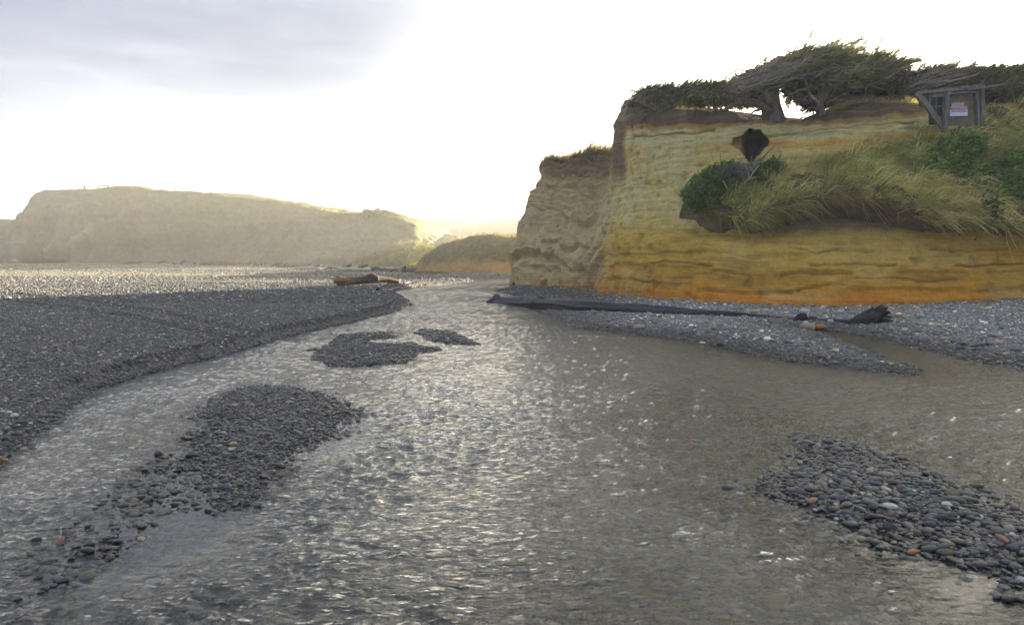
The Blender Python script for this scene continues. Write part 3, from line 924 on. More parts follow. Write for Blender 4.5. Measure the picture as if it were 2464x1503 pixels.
def far_col(Q, V, a, b, c):
    py = Q[..., 1]
    base = np.array([0.21, 0.175, 0.115]) + 0 * V
    k = sst(b + 0.5 * a, -0.1, 0.5)[..., None]
    base = base * (1 - 0.5 * k) + np.array([0.10, 0.09, 0.05]) * 0.5 * k
    g = (1 - sst(py, 455, 480 + 0 * py))[..., None] * 0.0
    top = sst(np.gradient(V[..., 2], axis=1) * 0 + (np.arange(V.shape[1])[None, :] / V.shape[1]), 0.62, 0.70)[..., None]
    base = base * (1 - top) + np.array([0.15, 0.14, 0.06]) * top
    px = Q[..., 0]
    strip = np.exp(-(linedist([(228, 552), (218, 585), (190, 603), (150, 620), (112, 630)], px, py) / 5.0) ** 2)[..., None]
    base = base * (1 - 0.8 * strip) + np.array([0.40, 0.35, 0.22]) * 0.8 * strip
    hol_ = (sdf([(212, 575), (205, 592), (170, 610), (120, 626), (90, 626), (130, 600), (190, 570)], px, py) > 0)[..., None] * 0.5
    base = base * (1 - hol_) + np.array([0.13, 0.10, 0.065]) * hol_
    gr = (1 - sst(px, 190, 300))[..., None] * 0.5
    base = base * (1 - gr) + np.array([0.185, 0.175, 0.15]) * gr
    ol = (sst(px, 240, 420) * (1 - sst(py + 40 * a, 500, 600)))[..., None] * 0.55
    base = base * (1 - ol) + np.array([0.135, 0.135, 0.06]) * ol
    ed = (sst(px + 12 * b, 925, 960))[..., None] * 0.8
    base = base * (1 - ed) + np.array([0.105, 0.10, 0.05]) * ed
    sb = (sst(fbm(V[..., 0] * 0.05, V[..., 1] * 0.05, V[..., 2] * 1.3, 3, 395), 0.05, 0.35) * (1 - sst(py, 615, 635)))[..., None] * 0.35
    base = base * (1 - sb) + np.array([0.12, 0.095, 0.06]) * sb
    return base
def far_extra(Q, V):
    # a spur of pale sand running down the face, and a fan at its foot
    pl = [(330, 500), (225, 560), (215, 585), (190, 600), (150, 618), (110, 628)]
    d = linedist(pl, Q[..., 0], Q[..., 1])
    gul = fbm(Q[..., 0] * 0.035 + 0.012 * Q[..., 1], Q[..., 1] * 0.006, 0, 3, 391) * (1 - sst(Q[..., 0], 180, 260)) * 2.2
    r = gul + 1.6 * np.exp(-(d / 10.0) ** 2) * sst(Q[..., 1], 470, 520)
    side = sst(Q[..., 0] - 0.6 * (Q[..., 1] - 540), 190, 260)
    return r - 1.2 * side * sst(Q[..., 1], 470, 520) * (1 - sst(Q[..., 0], 500, 800))
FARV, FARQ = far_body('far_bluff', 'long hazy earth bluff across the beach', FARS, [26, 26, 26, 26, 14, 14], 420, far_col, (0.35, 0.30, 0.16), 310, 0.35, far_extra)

DUN = []
for (px, base, d0, top, d1) in ((985, 662, 57, 655, 58), (1012, 664, 55, 628, 58), (1040, 666, 53, 605, 57), (1080, 668, 51, 585, 56), (1130, 670, 50, 572, 55), (1180, 671, 49, 570, 54),
                                (1230, 672, 49, 574, 54), (1290, 674, 49, 570, 54), (1380, 676, 49, 560, 54), (1480, 676, 49, 560, 54)):
    DUN.append((fst(px, base + 2, d0, bulge, top, d1), [(0, 3, 0.0), (0, 12, -1.5)]))
def dun_col(Q, V, a, b, c):
    py = Q[..., 1]
    t = py + 14 * b + 10 * a
    return col_lerp(t, [(570, (0.17, 0.155, 0.06)), (610, (0.15, 0.13, 0.055)), (628, (0.20, 0.15, 0.06)), (640, (0.36, 0.22, 0.075)), (672, (0.30, 0.19, 0.08))])
DUNV, DUNQ = far_body('dune_mound', 'grassy ochre mound at the stream bend', DUN, [16, 16, 16, 16, 12, 10], 160, dun_col, (0.25, 0.2, 0.1), 340, 0.15)
LOW = []
for (px, base, d0, top, d1) in ((760, 652, 66, 648, 67), (840, 653, 64, 638, 69), (900, 655, 63, 616, 71), (950, 656, 62, 594, 72), (990, 658, 61, 586, 72), (1020, 659, 60, 596, 72), (1060, 660, 60, 602, 72), (1110, 662, 62, 612, 70), (1180, 663, 62, 625, 66)):
    LOW.append((fst(px, base + 1, d0, bulge, top, d1), [(0, 4, -0.2), (0, 10, -1.2)]))
def low_col(Q, V, a, b, c):
    k = sst(b + 0.4 * a, -0.2, 0.5)[..., None]
    return np.array([0.20, 0.185, 0.075]) * (1 - k) + np.array([0.13, 0.125, 0.055]) * k
LOWV, LOWQ = far_body('grass_dune', 'low grassy dune at the foot of the far bluff', LOW, [12, 12, 12, 12, 10, 8], 140, low_col, (0.4, 0.3, 0.12), 360, 0.1)
SPUR = []
for (px, base, d0, top, d1) in ((950, 640, 98, 598, 102), (1000, 640, 96, 575, 104), (1040, 640, 96, 566, 104), (1085, 640, 96, 566, 104), (1110, 640, 98, 578, 104), (1150, 640, 100, 600, 104)):
    SPUR.append((fst(px, base, d0, bulge, top, d1), [(0, 4, -0.3), (0, 14, -2)]))
far_body('far_spur', 'hazy grassy spur behind the dune', SPUR, [10, 10, 10, 10, 8, 8], 100, low_col, (0.4, 0.3, 0.12), 380, 0.2)
HIL = []
for (px, base, d0, top, d1) in ((760, 640, 150, 534, 172), (900, 640, 150, 527, 172), (980, 640, 150, 529, 172), (1060, 640, 150, 531, 172), (1150, 640, 150, 536, 172), (1200, 640, 150, 533, 172), (1260, 640, 150, 526, 172), (1400, 640, 150, 505, 172), (1700, 640, 150, 480, 172), (2500, 640, 150, 470, 172)):
    HIL.append((fst(px, base, d0, lin, top, d1), [(0, 8, 0.2), (0, 60, 0.0)]))
def hil_col(Q, V, a, b, c):
    return np.array([0.20, 0.185, 0.07]) + 0.03 * b[..., None]
HILV, HILQ = far_body('far_hill', 'hazy grass hill with a fence along its crest', HIL, [10, 10, 10, 10, 8, 8], 200, hil_col, (0.6, 0.2, 0.1), 400, 0.0)

# ------------------------------------------------------------------ plants
def blades(P, D, L, Wd, C, droop=0.3):
    """one ribbon of three faces a blade: P root, D direction (unit), L length, Wd width, C colour"""
    n = len(P)
    side = np.cross(D, rng.normal(size=(n, 3)))
    side /= np.linalg.norm(side, axis=1, keepdims=True) + 1e-9
    dr = np.zeros((n, 3)); dr[:, 2] = -1
    dr[:, 0] = 0.6
    droop = np.asarray(droop) * np.ones(n)
    m1 = P + D * (L * 0.5)[:, None]
    tip = P + (D + dr * droop[:, None]) * L[:, None]
    w = (side * Wd[:, None]) * 0.5
    V = np.stack([P - w, P + w, m1 + w * 0.8, m1 - w * 0.8, tip], 1).reshape(-1, 3)
    i = np.arange(n) * 5
    F = np.concatenate([np.stack([i, i + 1, i + 2], 1), np.stack([i, i + 2, i + 3], 1), np.stack([i + 3, i + 2, i + 4], 1)])
    col = np.repeat(C, 5, 0)
    return V, F, col

def grid_sample(V, n, w=None):
    """random points on a grid surface, weighted by area * w (per face)"""
    a, b, c, d = V[:-1, :-1], V[1:, :-1], V[1:, 1:], V[:-1, 1:]
    cr = np.cross(c - a, d - b)
    ar = np.linalg.norm(cr, axis=-1) * 0.5
    nr = cr / (np.linalg.norm(cr, axis=-1, keepdims=True) + 1e-9)
    wt = ar if w is None else ar * w
    wt = wt.ravel() / wt.sum()
    k = rng.choice(len(wt), n, p=wt)
    i, j = np.unravel_index(k, ar.shape)
    u, v = rng.random(n)[:, None], rng.random(n)[:, None]
    p = (a[i, j] * (1 - u) + b[i, j] * u) * (1 - v) + (d[i, j] * (1 - u) + c[i, j] * u) * v
    return p, nr[i, j], i, j

def unit(v):
    return v / (np.linalg.norm(v, axis=-1, keepdims=True) + 1e-9)

STRAW = np.array([0.70, 0.61, 0.30])
OLIVE = np.array([0.38, 0.39, 0.14])
GREEN = np.array([0.07, 0.12, 0.03])
BROWN = np.array([0.22, 0.165, 0.105])
def grass_on(name, label, V, n, L, Wd, w=None, lean=(0.75, -0.15, 0.55), colf=None, droop=0.35, jit=0.35, cat=None):
    p, nr, i, j = grid_sample(V, n, w)
    flow = fbm(p[:, 0] * 0.5, p[:, 1] * 0.5, p[:, 2] * 0.5, 3, 501)
    tuft = fbm(p[:, 0] * 2.2, p[:, 1] * 2.2, p[:, 2] * 2.2, 2, 511)
    ld = np.array(lean) + np.stack([0.35 * tuft, 0.2 * flow, 0.45 * flow + 0.3 * tuft], 1)
    D = unit(ld + rng.normal(size=(n, 3)) * jit)
    Ls = L * (0.55 + 0.7 * rng.random(n)) * (0.85 + 0.5 * tuft)
    C = colf(p, flow, tuft)
    C = C * (0.65 + 0.7 * rng.random((n, 1)))
    Vb, Fb, Cb = blades(p - 0.03 * nr, D, Ls, Wd * (0.7 + 0.6 * rng.random(n)), C, droop * (0.4 + rng.random(n)))
    me = mesh_np(name, Vb, Fb, MAT_GRASS, False, {'col': ('FLOAT_COLOR', 'POINT', rgba(Cb))})
    return tag(link(name, me), label, cat, kind='stuff')

def gcol(p, flow, tuft):
    q = unP(p)
    a = sst(flow + 0.5 * tuft + 0.1 * rng.normal(size=len(p)), -0.25, 0.4)[:, None]
    c = STRAW * a + OLIVE * (1 - a)
    b = sst(fbm(p[:, 0] * 0.9, p[:, 1] * 0.9, p[:, 2] * 0.9, 2, 521), 0.2, 0.5)[:, None] * 0.6
    c = c * (1 - b) + BROWN * b
    return c
sw = np.ones((329, 115)); sw[:, :26] = 0.0; sw[:, 26:32] = 1.2; sw[:, 102:] = 0.6
bare = fbm(SVt[:-1, :-1, 0] * 0.9, SVt[:-1, :-1, 1] * 0.9, SVt[:-1, :-1, 2] * 1.1, 3, 205)
sw *= 1 - 0.92 * sst(bare, 0.16, 0.3)
grass_on('slope_grass', 'thin straw and green grass cover over the slumped slope', SVt, 20000, 0.34, 0.018, sw, colf=gcol)
def tussocks(name, label, V, ncl, per, L, Wd, w, colf, lean=(0.7, -0.2, 0.45), spread=0.16):
    p, nr, i, j = grid_sample(V, ncl, w)
    flow = fbm(p[:, 0] * 0.5, p[:, 1] * 0.5, p[:, 2] * 0.5, 3, 501)
    tuft = rng.normal(size=ncl) * 0.35
    C = colf(p, flow, tuft) * (0.55 + 0.85 * rng.random((ncl, 1)))
    ld = np.array(lean) + np.stack([0.25 * rng.normal(size=ncl), 0.25 * rng.normal(size=ncl), 0.45 * flow + 0.25 * rng.normal(size=ncl)], 1)
    Lc = L * (0.5 + 0.9 * rng.random(ncl) ** 1.3)
    n = ncl * per
    off = rng.normal(size=(ncl, per, 3)) * (spread * Lc / L)[:, None, None]
    D = unit(ld[:, None] + off * 2.2 + rng.normal(size=(ncl, per, 3)) * 0.16)
    P = p[:, None] + off * 0.6 - 0.04 * nr[:, None] * np.sign(nr[:, None, 2:3])
    Lb = Lc[:, None] * (0.6 + 0.6 * rng.random((ncl, per)))
    Cb = C[:, None] * (0.7 + 0.6 * rng.random((ncl, per, 1)))
    Vb, Fb, Cv = blades(P.reshape(-1, 3), D.reshape(-1, 3), Lb.ravel(), Wd * (0.7 + 0.6 * rng.random(n)), Cb.reshape(-1, 3), 0.25 + 0.5 * rng.random(n))
    me = mesh_np(name, Vb, Fb, MAT_GRASS, False, {'col': ('FLOAT_COLOR', 'POINT', rgba(Cv))})
    return tag(link(name, me), label, kind='stuff')
tussocks('slope_tussocks', 'shaggy wind-bent tussocks of straw and green dune grass on the slope', SVt, 1500, 40, 0.60, 0.019, sw, gcol)
# shaggy fringe hanging over the eroded lip
fw = np.zeros((329, 115)); fw[:, 25:31] = 1.0
fw *= sst(fbm(SVt[:-1, :-1, 0] * 1.6, SVt[:-1, :-1, 1] * 1.6, 0, 2, 206), -0.25, 0.15)
def fcol(p, flow, tuft):
    a = sst(tuft + 0.2 * rng.normal(size=len(p)), -0.4, 0.4)[:, None]
    return np.array([0.46, 0.36, 0.17]) * a + np.array([0.22, 0.20, 0.075]) * (1 - a)
grass_on('lip_grass', 'drooping dry grass fringe along the eroded turf edge', SVt, 6000, 0.34, 0.020, fw, (0.85, -0.45, 0.05), fcol, 0.6, 0.5)
# grass on the bluff brim: behind the hut, and on the low nose
bw = np.zeros((NU - 1, NV - 1))
qx = BLUFF_Q[:-1, :-1, 0]
lv = np.arange(NV - 1)[None, :] + 0 * qx
bw[(qx > 1985) & (qx < 2225) & (lv > top_i + 2) & (lv < top_i + 34)] = 1
grass_on('brim_grass', 'tan and green grass tufts on the bluff brim beside the hut', BLUFF_V, 6500, 0.5, 0.018, bw, (0.8, -0.25, 0.5), gcol, 0.4)
bw[:] = 0
bw[(qx > 1300) & (qx < 1482) & (lv > top_i - 4) & (lv < top_i + 30)] = 1
def ncol(p, flow, tuft):
    a = sst(tuft + 0.2 * rng.normal(size=len(p)), -0.3, 0.5)[:, None]
    return np.array([0.26, 0.20, 0.11]) * a + np.array([0.12, 0.10, 0.06]) * (1 - a)
grass_on('nose_grass', 'dry brown grass crowning the low pale nose of the bluff', BLUFF_V, 8000, 0.85, 0.022, bw, (0.35, -0.1, 0.8), ncol, 0.3, 0.35)
# far grass caps
def wtop(V, k0, k1):
    w = np.zeros((V.shape[0] - 1, V.shape[1] - 1)); w[:, k0:k1] = 1; return w
def fgcol(p, flow, tuft):
    a = sst(tuft + flow, -0.3, 0.5)[:, None]
    return np.array([0.27, 0.235, 0.085]) * a + np.array([0.15, 0.145, 0.05]) * (1 - a)
wf = wtop(FARV, 98, 112)
grass_on('far_bluff_grass', 'thin grass along the crest of the far bluff', FARV, 5000, 0.28, 0.04, wf, (0.3, 0, 0.9), fgcol, 0.2)
grass_on('far_dune_grass', 'pale sunlit grass over the low far dune', LOWV, 9000, 0.8, 0.05, None, (0.8, 0, 0.5), fgcol, 0.3)
wd_ = np.zeros((DUNV.shape[0] - 1, DUNV.shape[1] - 1)); wd_[:, 30:] = 1
grass_on('mound_grass', 'yellow green grass capping the ochre mound', DUNV, 8000, 0.55, 0.035, wd_, (0.7, 0, 0.6), fgcol, 0.3)

# ---- leafy crowns
def combed_twigs(n, poly, d, seed, L=(60, 150), r=0.016):
    """long bare twigs combed back by the wind across the lee side of a crown"""
    rr = np.random.default_rng(seed)
    out_ = []
    q = poly_sample(poly, n)
    for k in range(n):
        x0, y0 = q[k]
        l = L[0] + (L[1] - L[0]) * rr.random()
        up = 0.12 + 0.28 * rr.random()
        c = rr.normal() * 9
        dd = d + 0.5 * rr.random()
        pts = [(x0, y0, dd + 0.3), (x0 + 0.18 * l, y0 - 0.02 * l + c * .6 + 4, dd), (x0 + 0.55 * l, y0 - up * 0.45 * l + c, dd - 0.05), (x0 + l, y0 - up * l, dd + 0.2)]
        out_.append((pts, r * (0.7 + 0.8 * rr.random()), 0.006, MAT_DEAD))
    return out_

def poly_sample(poly, n):
    pl = np.array(poly, float)
    lo, hi = pl.min(0), pl.max(0)
    out_, got = [], 0
    while got < n:
        q = lo + rng.random((n * 2, 2)) * (hi - lo)
        q = q[in_poly(poly, q[:, 0], q[:, 1])]
        out_.append(q); got += len(q)
    return np.concatenate(out_)[:n]

def plumes(poly, d0, thick, n, per, plen, pdir, leafL, leafW, c_in, c_out, twig_frac=0.1, twig_col=(0.30, 0.25, 0.20), spread=0.11, dirjit=0.22, twig_zone=None):
    """wind-combed sprays of needles: n plumes of `per` leaf blades each, spread through the crown's volume"""
    q = poly_sample(poly, n)
    e = sdf(poly, q[:, 0], q[:, 1])
    em = max(e.max(), 1e-3)
    dd = d0 + (rng.random(n) - 0.5) * thick * (0.35 + 0.65 * np.sqrt(np.clip(e / em, 0, 1)))
    base = P3(q[:, 0], q[:, 1], dd)
    A = unit(np.array(pdir) + rng.normal(size=(n, 3)) * dirjit)
    base = base - A * (plen * 0.4)
    tw = rng.random(n) < twig_frac
    if twig_zone is not None:
        tw |= (rng.random(n) < twig_zone(q[:, 0], q[:, 1]))
    tone = rng.random(n)
    f = rng.random((n, per))
    Lp = plen * (0.6 + 0.7 * rng.random(n))
    pts = base[:, None] + A[:, None] * (f * Lp[:, None])[..., None] + rng.normal(size=(n, per, 3)) * (spread * (1.05 - f))[..., None] * np.where(tw, 0.6, 1.0)[:, None, None]
    D = unit(A[:, None] + rng.normal(size=(n, per, 3)) * 0.30)
    L = leafL * (0.6 + 0.8 * rng.random((n, per)))
    Wl = leafW * (0.7 + 0.6 * rng.random((n, per))) * np.where(tw, 0.45, 1.0)[:, None]
    cc = np.array(c_in) * (1 - tone[:, None]) + np.array(c_out) * tone[:, None]
    cc = np.where(tw[:, None], np.array(twig_col) * (0.6 + 0.8 * tone[:, None]), cc)
    C = np.repeat(cc[:, None], per, 1) * (0.7 + 0.6 * rng.random((n, per, 1)))
    return blades(pts.reshape(-1, 3), D.reshape(-1, 3), L.ravel(), Wl.ravel(), C.reshape(-1, 3), 0.1)

def join(parts):
    Vs, Fs, Cs, o = [], [], [], 0
    for V, F, C in parts:
        Vs.append(V); Fs.append(F + o); Cs.append(C); o += len(V)
    return np.concatenate(Vs), np.concatenate(Fs), np.concatenate(Cs)

def tube(pts, rad, seg=8, bumpy=0.12, seed=1, sub=5, cap=True, flat=1.0, groove=0.0):
    pts = np.array(pts, float); rad = np.array(rad, float)
    n = len(pts)
    t = np.linspace(0, n - 1, (n - 1) * sub + 1)
    i = np.clip(t.astype(int), 0, n - 2); f = (t - i)[:, None]
    m = np.gradient(pts, axis=0)
    h00, h10, h01, h11 = 2 * f ** 3 - 3 * f ** 2 + 1, f ** 3 - 2 * f ** 2 + f, -2 * f ** 3 + 3 * f ** 2, f ** 3 - f ** 2
    c = h00 * pts[i] + h10 * m[i] + h01 * pts[i + 1] + h11 * m[i + 1]
    r = rad[i] * (1 - f[:, 0]) + rad[i + 1] * f[:, 0]
    tan = unit(np.gradient(c, axis=0))
    ref = np.array([0, 0, 1.0]) if abs(tan[:, 2]).mean() < 0.8 else np.array([1.0, 0, 0])
    s1 = unit(np.cross(tan, ref)); s2 = np.cross(s1, tan)
    th = np.linspace(0, 2 * np.pi, seg, endpoint=False)
    ring = s1[:, None] * np.cos(th)[None, :, None] + s2[:, None] * (np.sin(th) * flat)[None, :, None]
    ln = np.concatenate([[0], np.cumsum(np.linalg.norm(np.diff(c, axis=0), axis=1))])
    kf = 1.0 / max(rad.max(), 1e-4)
    nn = fbm(np.cos(th)[None, :] * 1.3 + 7 * seed, np.sin(th)[None, :] * 1.3 + 0 * ln[:, None], (ln * kf * 0.45)[:, None] + 0 * th[None, :], 4, 601 + seed)
    gg = noise(th[None, :] * 3.2 + 0 * ln[:, None], (ln * kf * 0.12)[:, None] + 0 * th[None, :], seed, 650 + seed)
    V = c[:, None] + ring * (r[:, None] * (1 + bumpy * nn * 2 + groove * gg))[..., None]
    k = len(c)
    Vf = V.reshape(-1, 3)
    a = np.arange(k - 1)[:, None] * seg + np.arange(seg)[None, :]
    b = np.arange(k - 1)[:, None] * seg + (np.arange(seg)[None, :] + 1) % seg
    F = np.stack([a, b, b + seg, a + seg], -1).reshape(-1, 4)
    if cap:
        Vf = np.concatenate([Vf, c[:1], c[-1:]])
        i0, i1 = k * seg, k * seg + 1
        e = np.arange(seg)
        F = np.concatenate([F, np.stack([(e + 1) % seg, e, np.full(seg, i0), np.full(seg, i0)], 1), np.stack([(k - 1) * seg + e, (k - 1) * seg + (e + 1) % seg, np.full(seg, i1), np.full(seg, i1)], 1)])
    return Vf, F

def tube_obj(name, pts, rad, mat, parent=None, off=(0, 0, 0), **k):
    V, F = tube(pts, rad, **k)
    # caps come as degenerate quads: split to keep clean triangles
    me = bpy.data.meshes.new(name)
    fl = [tuple(f) if f[2] != f[3] else tuple(f[:3]) for f in F.tolist()]
    me.from_pydata((V - np.array(off)).tolist(), [], fl)
    me.polygons.foreach_set('use_smooth', np.full(len(me.polygons), True))
    me.materials.append(mat)
    return link(name, me, parent)

def pp(pts):
    return [P3(*p) for p in pts]

def tree(name, label, cat, foot, trunk, branches, crown, group=None, mat=MAT_LEAF):
    """foot (px,py,d); trunk [(px,py,d,r)...]; branches list of ([(px,py,d)], r0, r1, material); crown = list of joined spray meshes"""
    o = P3(*foot)
    root = empty(name, o)
    tag(root, label, cat, group)
    if trunk:
        tube_obj('trunk', pp([t[:3] for t in trunk]), [t[3] for t in trunk], MAT_BARK, root, o, seg=12, bumpy=0.10, groove=0.12, seed=len(label) % 9 + 1)
    for k, (pts, r0, r1, mt) in enumerate(branches):
        tube_obj('branch', pp(pts), np.linspace(r0, r1, len(pts)), mt, root, o, seg=6, bumpy=0.10, sub=4, seed=k + 1)
    if crown:
        V, F, C = join(crown)
        me = mesh_np('crown', V - o, F, mat, False, {'col': ('FLOAT_COLOR', 'POINT', rgba(C))})
        link('crown', me, root)
    return root

WIND = (0.91, 0.0, 0.33)
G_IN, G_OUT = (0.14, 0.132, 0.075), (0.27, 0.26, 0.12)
C1 = [(1765, 208), (1772, 190), (1805, 177), (1850, 157), (1900, 142), (1945, 130), (1985, 128), (2015, 130), (2040, 142), (2035, 158), (1990, 168), (1940, 184), (1890, 198), (1840, 208), (1790, 216)]
C2 = [(1965, 192), (2000, 168), (2050, 158), (2080, 146), (2105, 152), (2140, 163), (2160, 173), (2140, 178), (2100, 195), (2050, 204), (1995, 202)]
C3 = [(1885, 205), (1940, 196), (2000, 198), (2070, 200), (2140, 185), (2190, 180), (2240, 190), (2250, 225), (2180, 240), (2080, 242), (2010, 240), (1975, 258), (1948, 262), (1925, 246), (1905, 232), (1886, 222)]
zone1 = lambda px, py: np.clip(0.95 * sst(-(px - 1975 + (py - 150) * -2.2), -10, 140) * sst(py, 120, 190), 0, 0.85)
tree('windswept_tree', 'large domed windswept conifer with thick leaning trunk at the bluff edge', 'tree', (1858, 293, 26.2),
     [(1864, 300, 26.2, 0.42), (1860, 278, 26.2, 0.36), (1857, 250, 26.2, 0.31), (1856, 222, 26.2, 0.29), (1862, 198, 26.2, 0.27), (1885, 172, 26.2, 0.20), (1920, 150, 26.3, 0.12), (1960, 130, 26.4, 0.05)],
     [([(1850, 268, 26.0), (1825, 250, 25.7), (1790, 246, 25.5), (1765, 252, 25.4), (1745, 262, 25.3)], 0.15, 0.05, MAT_BARK),
      ([(1852, 240, 26.0), (1835, 215, 25.6), (1810, 198, 25.3), (1780, 190, 25.2)], 0.12, 0.03, MAT_DEAD),
      ([(1855, 225, 26.0), (1840, 200, 25.4), (1850, 175, 25.2), (1890, 160, 25.0), (1950, 150, 25.0)], 0.10, 0.02, MAT_DEAD),
      ([(1857, 215, 26.1), (1825, 190, 25.5), (1835, 165, 25.2), (1880, 145, 25.0)], 0.08, 0.02, MAT_DEAD),
      ([(1790, 212, 25.0), (1840, 200, 24.8), (1900, 190, 24.7), (1945, 182, 24.7)], 0.045, 0.015, MAT_DEAD),
      ([(1775, 200, 25.1), (1830, 185, 24.8), (1880, 176, 24.6), (1940, 168, 24.6)], 0.04, 0.012, MAT_DEAD),
      ([(1870, 176, 24.6), (1872, 162, 24.6), (1890, 156, 24.6), (1905, 150, 24.6)], 0.025, 0.01, MAT_DEAD),
      ([(1775, 185, 25.2), (1768, 175, 25.2), (1776, 168, 25.2), (1790, 172, 25.2)], 0.03, 0.01, MAT_BARK),
      ([(1840, 262, 25.9), (1815, 268, 25.7), (1800, 282, 25.6)], 0.05, 0.02, MAT_BARK),
      ([(1846, 272, 25.9), (1830, 280, 25.6), (1812, 279, 25.5), (1800, 288, 25.4)], 0.04, 0.015, MAT_BARK)]
     + combed_twigs(34, [(1772, 212), (1785, 185), (1830, 165), (1860, 170), (1880, 195), (1850, 212)], 24.2, 5),
     [plumes(C1, 26.2, 4.2, 560, 42, 1.1, WIND, 0.20, 0.045, G_IN, G_OUT, 0.08, twig_zone=zone1),
      plumes([(1765, 235), (1790, 205), (1840, 205), (1842, 228), (1835, 244), (1800, 250), (1768, 248)], 26.8, 1.6, 80, 40, 0.5, (0.5, 0, -0.1), 0.18, 0.035, (0.11, 0.098, 0.07), (0.19, 0.17, 0.10), 0.6, dirjit=0.6)])
tree('windswept_tree', 'pale bare-stemmed windswept conifer forking under the right half of the dome', 'tree', (1978, 272, 25.6),
     [(1976, 278, 25.6, 0.14), (1973, 250, 25.5, 0.12), (1976, 225, 25.4, 0.11), (1966, 200, 25.3, 0.09), (1952, 184, 25.2, 0.06), (1930, 172, 25.2, 0.03)],
     [([(1976, 248, 25.5), (1988, 222, 25.4), (1992, 202, 25.3), (2010, 190, 25.2), (2035, 205, 25.1), (2060, 211, 25.0), (2090, 203, 25.0), (2125, 192, 24.9), (2160, 172, 24.9), (2182, 155, 24.9)], 0.08, 0.03, MAT_DEAD),
      ([(1968, 245, 25.3), (1950, 228, 25.2), (1942, 205, 25.1), (1936, 190, 25.0), (1925, 180, 25.0)], 0.05, 0.02, MAT_DEAD),
      ([(1985, 215, 25.2), (1975, 190, 25.0), (1985, 172, 24.9), (2010, 160, 24.9)], 0.06, 0.02, MAT_DEAD),
      ([(1966, 200, 25.2), (1985, 182, 25.0), (1970, 165, 25.0)], 0.05, 0.015, MAT_DEAD),
      ([(1940, 215, 25.1), (1925, 216, 24.9), (1910, 224, 24.8), (1900, 228, 24.8)], 0.03, 0.015, MAT_DEAD),
      ([(1980, 190, 25.0), (1950, 178, 24.8), (1915, 170, 24.7), (1880, 172, 24.7)], 0.035, 0.012, MAT_DEAD),
      ([(2100, 200, 24.9), (2085, 208, 24.8), (2082, 222, 24.8)], 0.03, 0.012, MAT_DEAD),
      ([(1974, 270, 25.5), (1958, 258, 25.3), (1930, 268, 25.2)], 0.03, 0.01, MAT_BARK)]
     + combed_twigs(12, [(1925, 190), (1960, 175), (2020, 185), (2010, 205), (1950, 205)], 24.3, 6, (40, 110)),
     [plumes(C2, 26.0, 3.8, 380, 42, 1.1, WIND, 0.20, 0.045, G_IN, (0.27, 0.265, 0.12), 0.10)])
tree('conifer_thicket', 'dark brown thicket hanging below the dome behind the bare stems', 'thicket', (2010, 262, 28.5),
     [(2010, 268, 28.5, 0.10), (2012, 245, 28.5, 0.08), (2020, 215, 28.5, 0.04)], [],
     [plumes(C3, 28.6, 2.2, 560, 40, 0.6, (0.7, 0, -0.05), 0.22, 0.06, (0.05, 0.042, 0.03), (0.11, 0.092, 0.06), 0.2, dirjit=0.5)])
tree('windswept_tree', 'low windswept conifer with arching pale stem just above the hut roof', 'tree', (2180, 232, 26.2),
     [(2176, 236, 26.2, 0.12), (2184, 215, 26.1, 0.10), (2185, 195, 26.0, 0.085), (2172, 175, 25.9, 0.06)],
     [([(2184, 200, 26.0), (2225, 200, 25.7), (2290, 195, 25.6), (2350, 180, 25.5)], 0.07, 0.02, MAT_DEAD),
      ([(2190, 222, 26.0), (2225, 208, 25.6), (2270, 204, 25.5)], 0.06, 0.02, MAT_BARK)]
     + combed_twigs(16, [(2160, 215), (2180, 190), (2240, 180), (2260, 205), (2200, 222)], 25.2, 7, (50, 130)),
     [plumes([(2165, 197), (2195, 178), (2235, 170), (2280, 175), (2320, 176), (2300, 200), (2265, 215), (2200, 225), (2165, 215)], 27.0, 3.0, 330, 40, 0.8, WIND, 0.2, 0.04, (0.11, 0.095, 0.06), (0.21, 0.185, 0.11), 0.45)])
tree('windswept_tree', 'broad ragged windswept conifer running out at the edge behind the hut', 'tree', (2400, 252, 27.6),
     [(2400, 256, 27.6, 0.14), (2404, 230, 27.5, 0.12), (2400, 200, 27.4, 0.09), (2425, 180, 27.3, 0.05)],
     [([(2400, 215, 27.4), (2360, 200, 26.8), (2310, 205, 26.4)], 0.06, 0.02, MAT_BARK)],
     [plumes([(2270, 197), (2290, 180), (2330, 173), (2390, 171), (2440, 169), (2500, 166), (2510, 235), (2440, 240), (2370, 232), (2300, 215)], 27.6, 4.0, 520, 40, 0.85, WIND, 0.2, 0.045, (0.07, 0.07, 0.036), (0.16, 0.16, 0.068), 0.25)])
tree('windswept_tree', 'dark windswept conifer half cut off by the right edge of view', 'tree', (2620, 250, 28.0),
     [(2620, 256, 28.0, 0.14), (2625, 220, 28.0, 0.1), (2640, 190, 28.0, 0.05)], [],
     [plumes([(2450, 230), (2470, 165), (2560, 150), (2680, 150), (2760, 190), (2740, 245), (2560, 250)], 28.0, 4.0, 420, 36, 0.85, WIND, 0.2, 0.05, (0.07, 0.07, 0.036), (0.15, 0.155, 0.065), 0.25)])
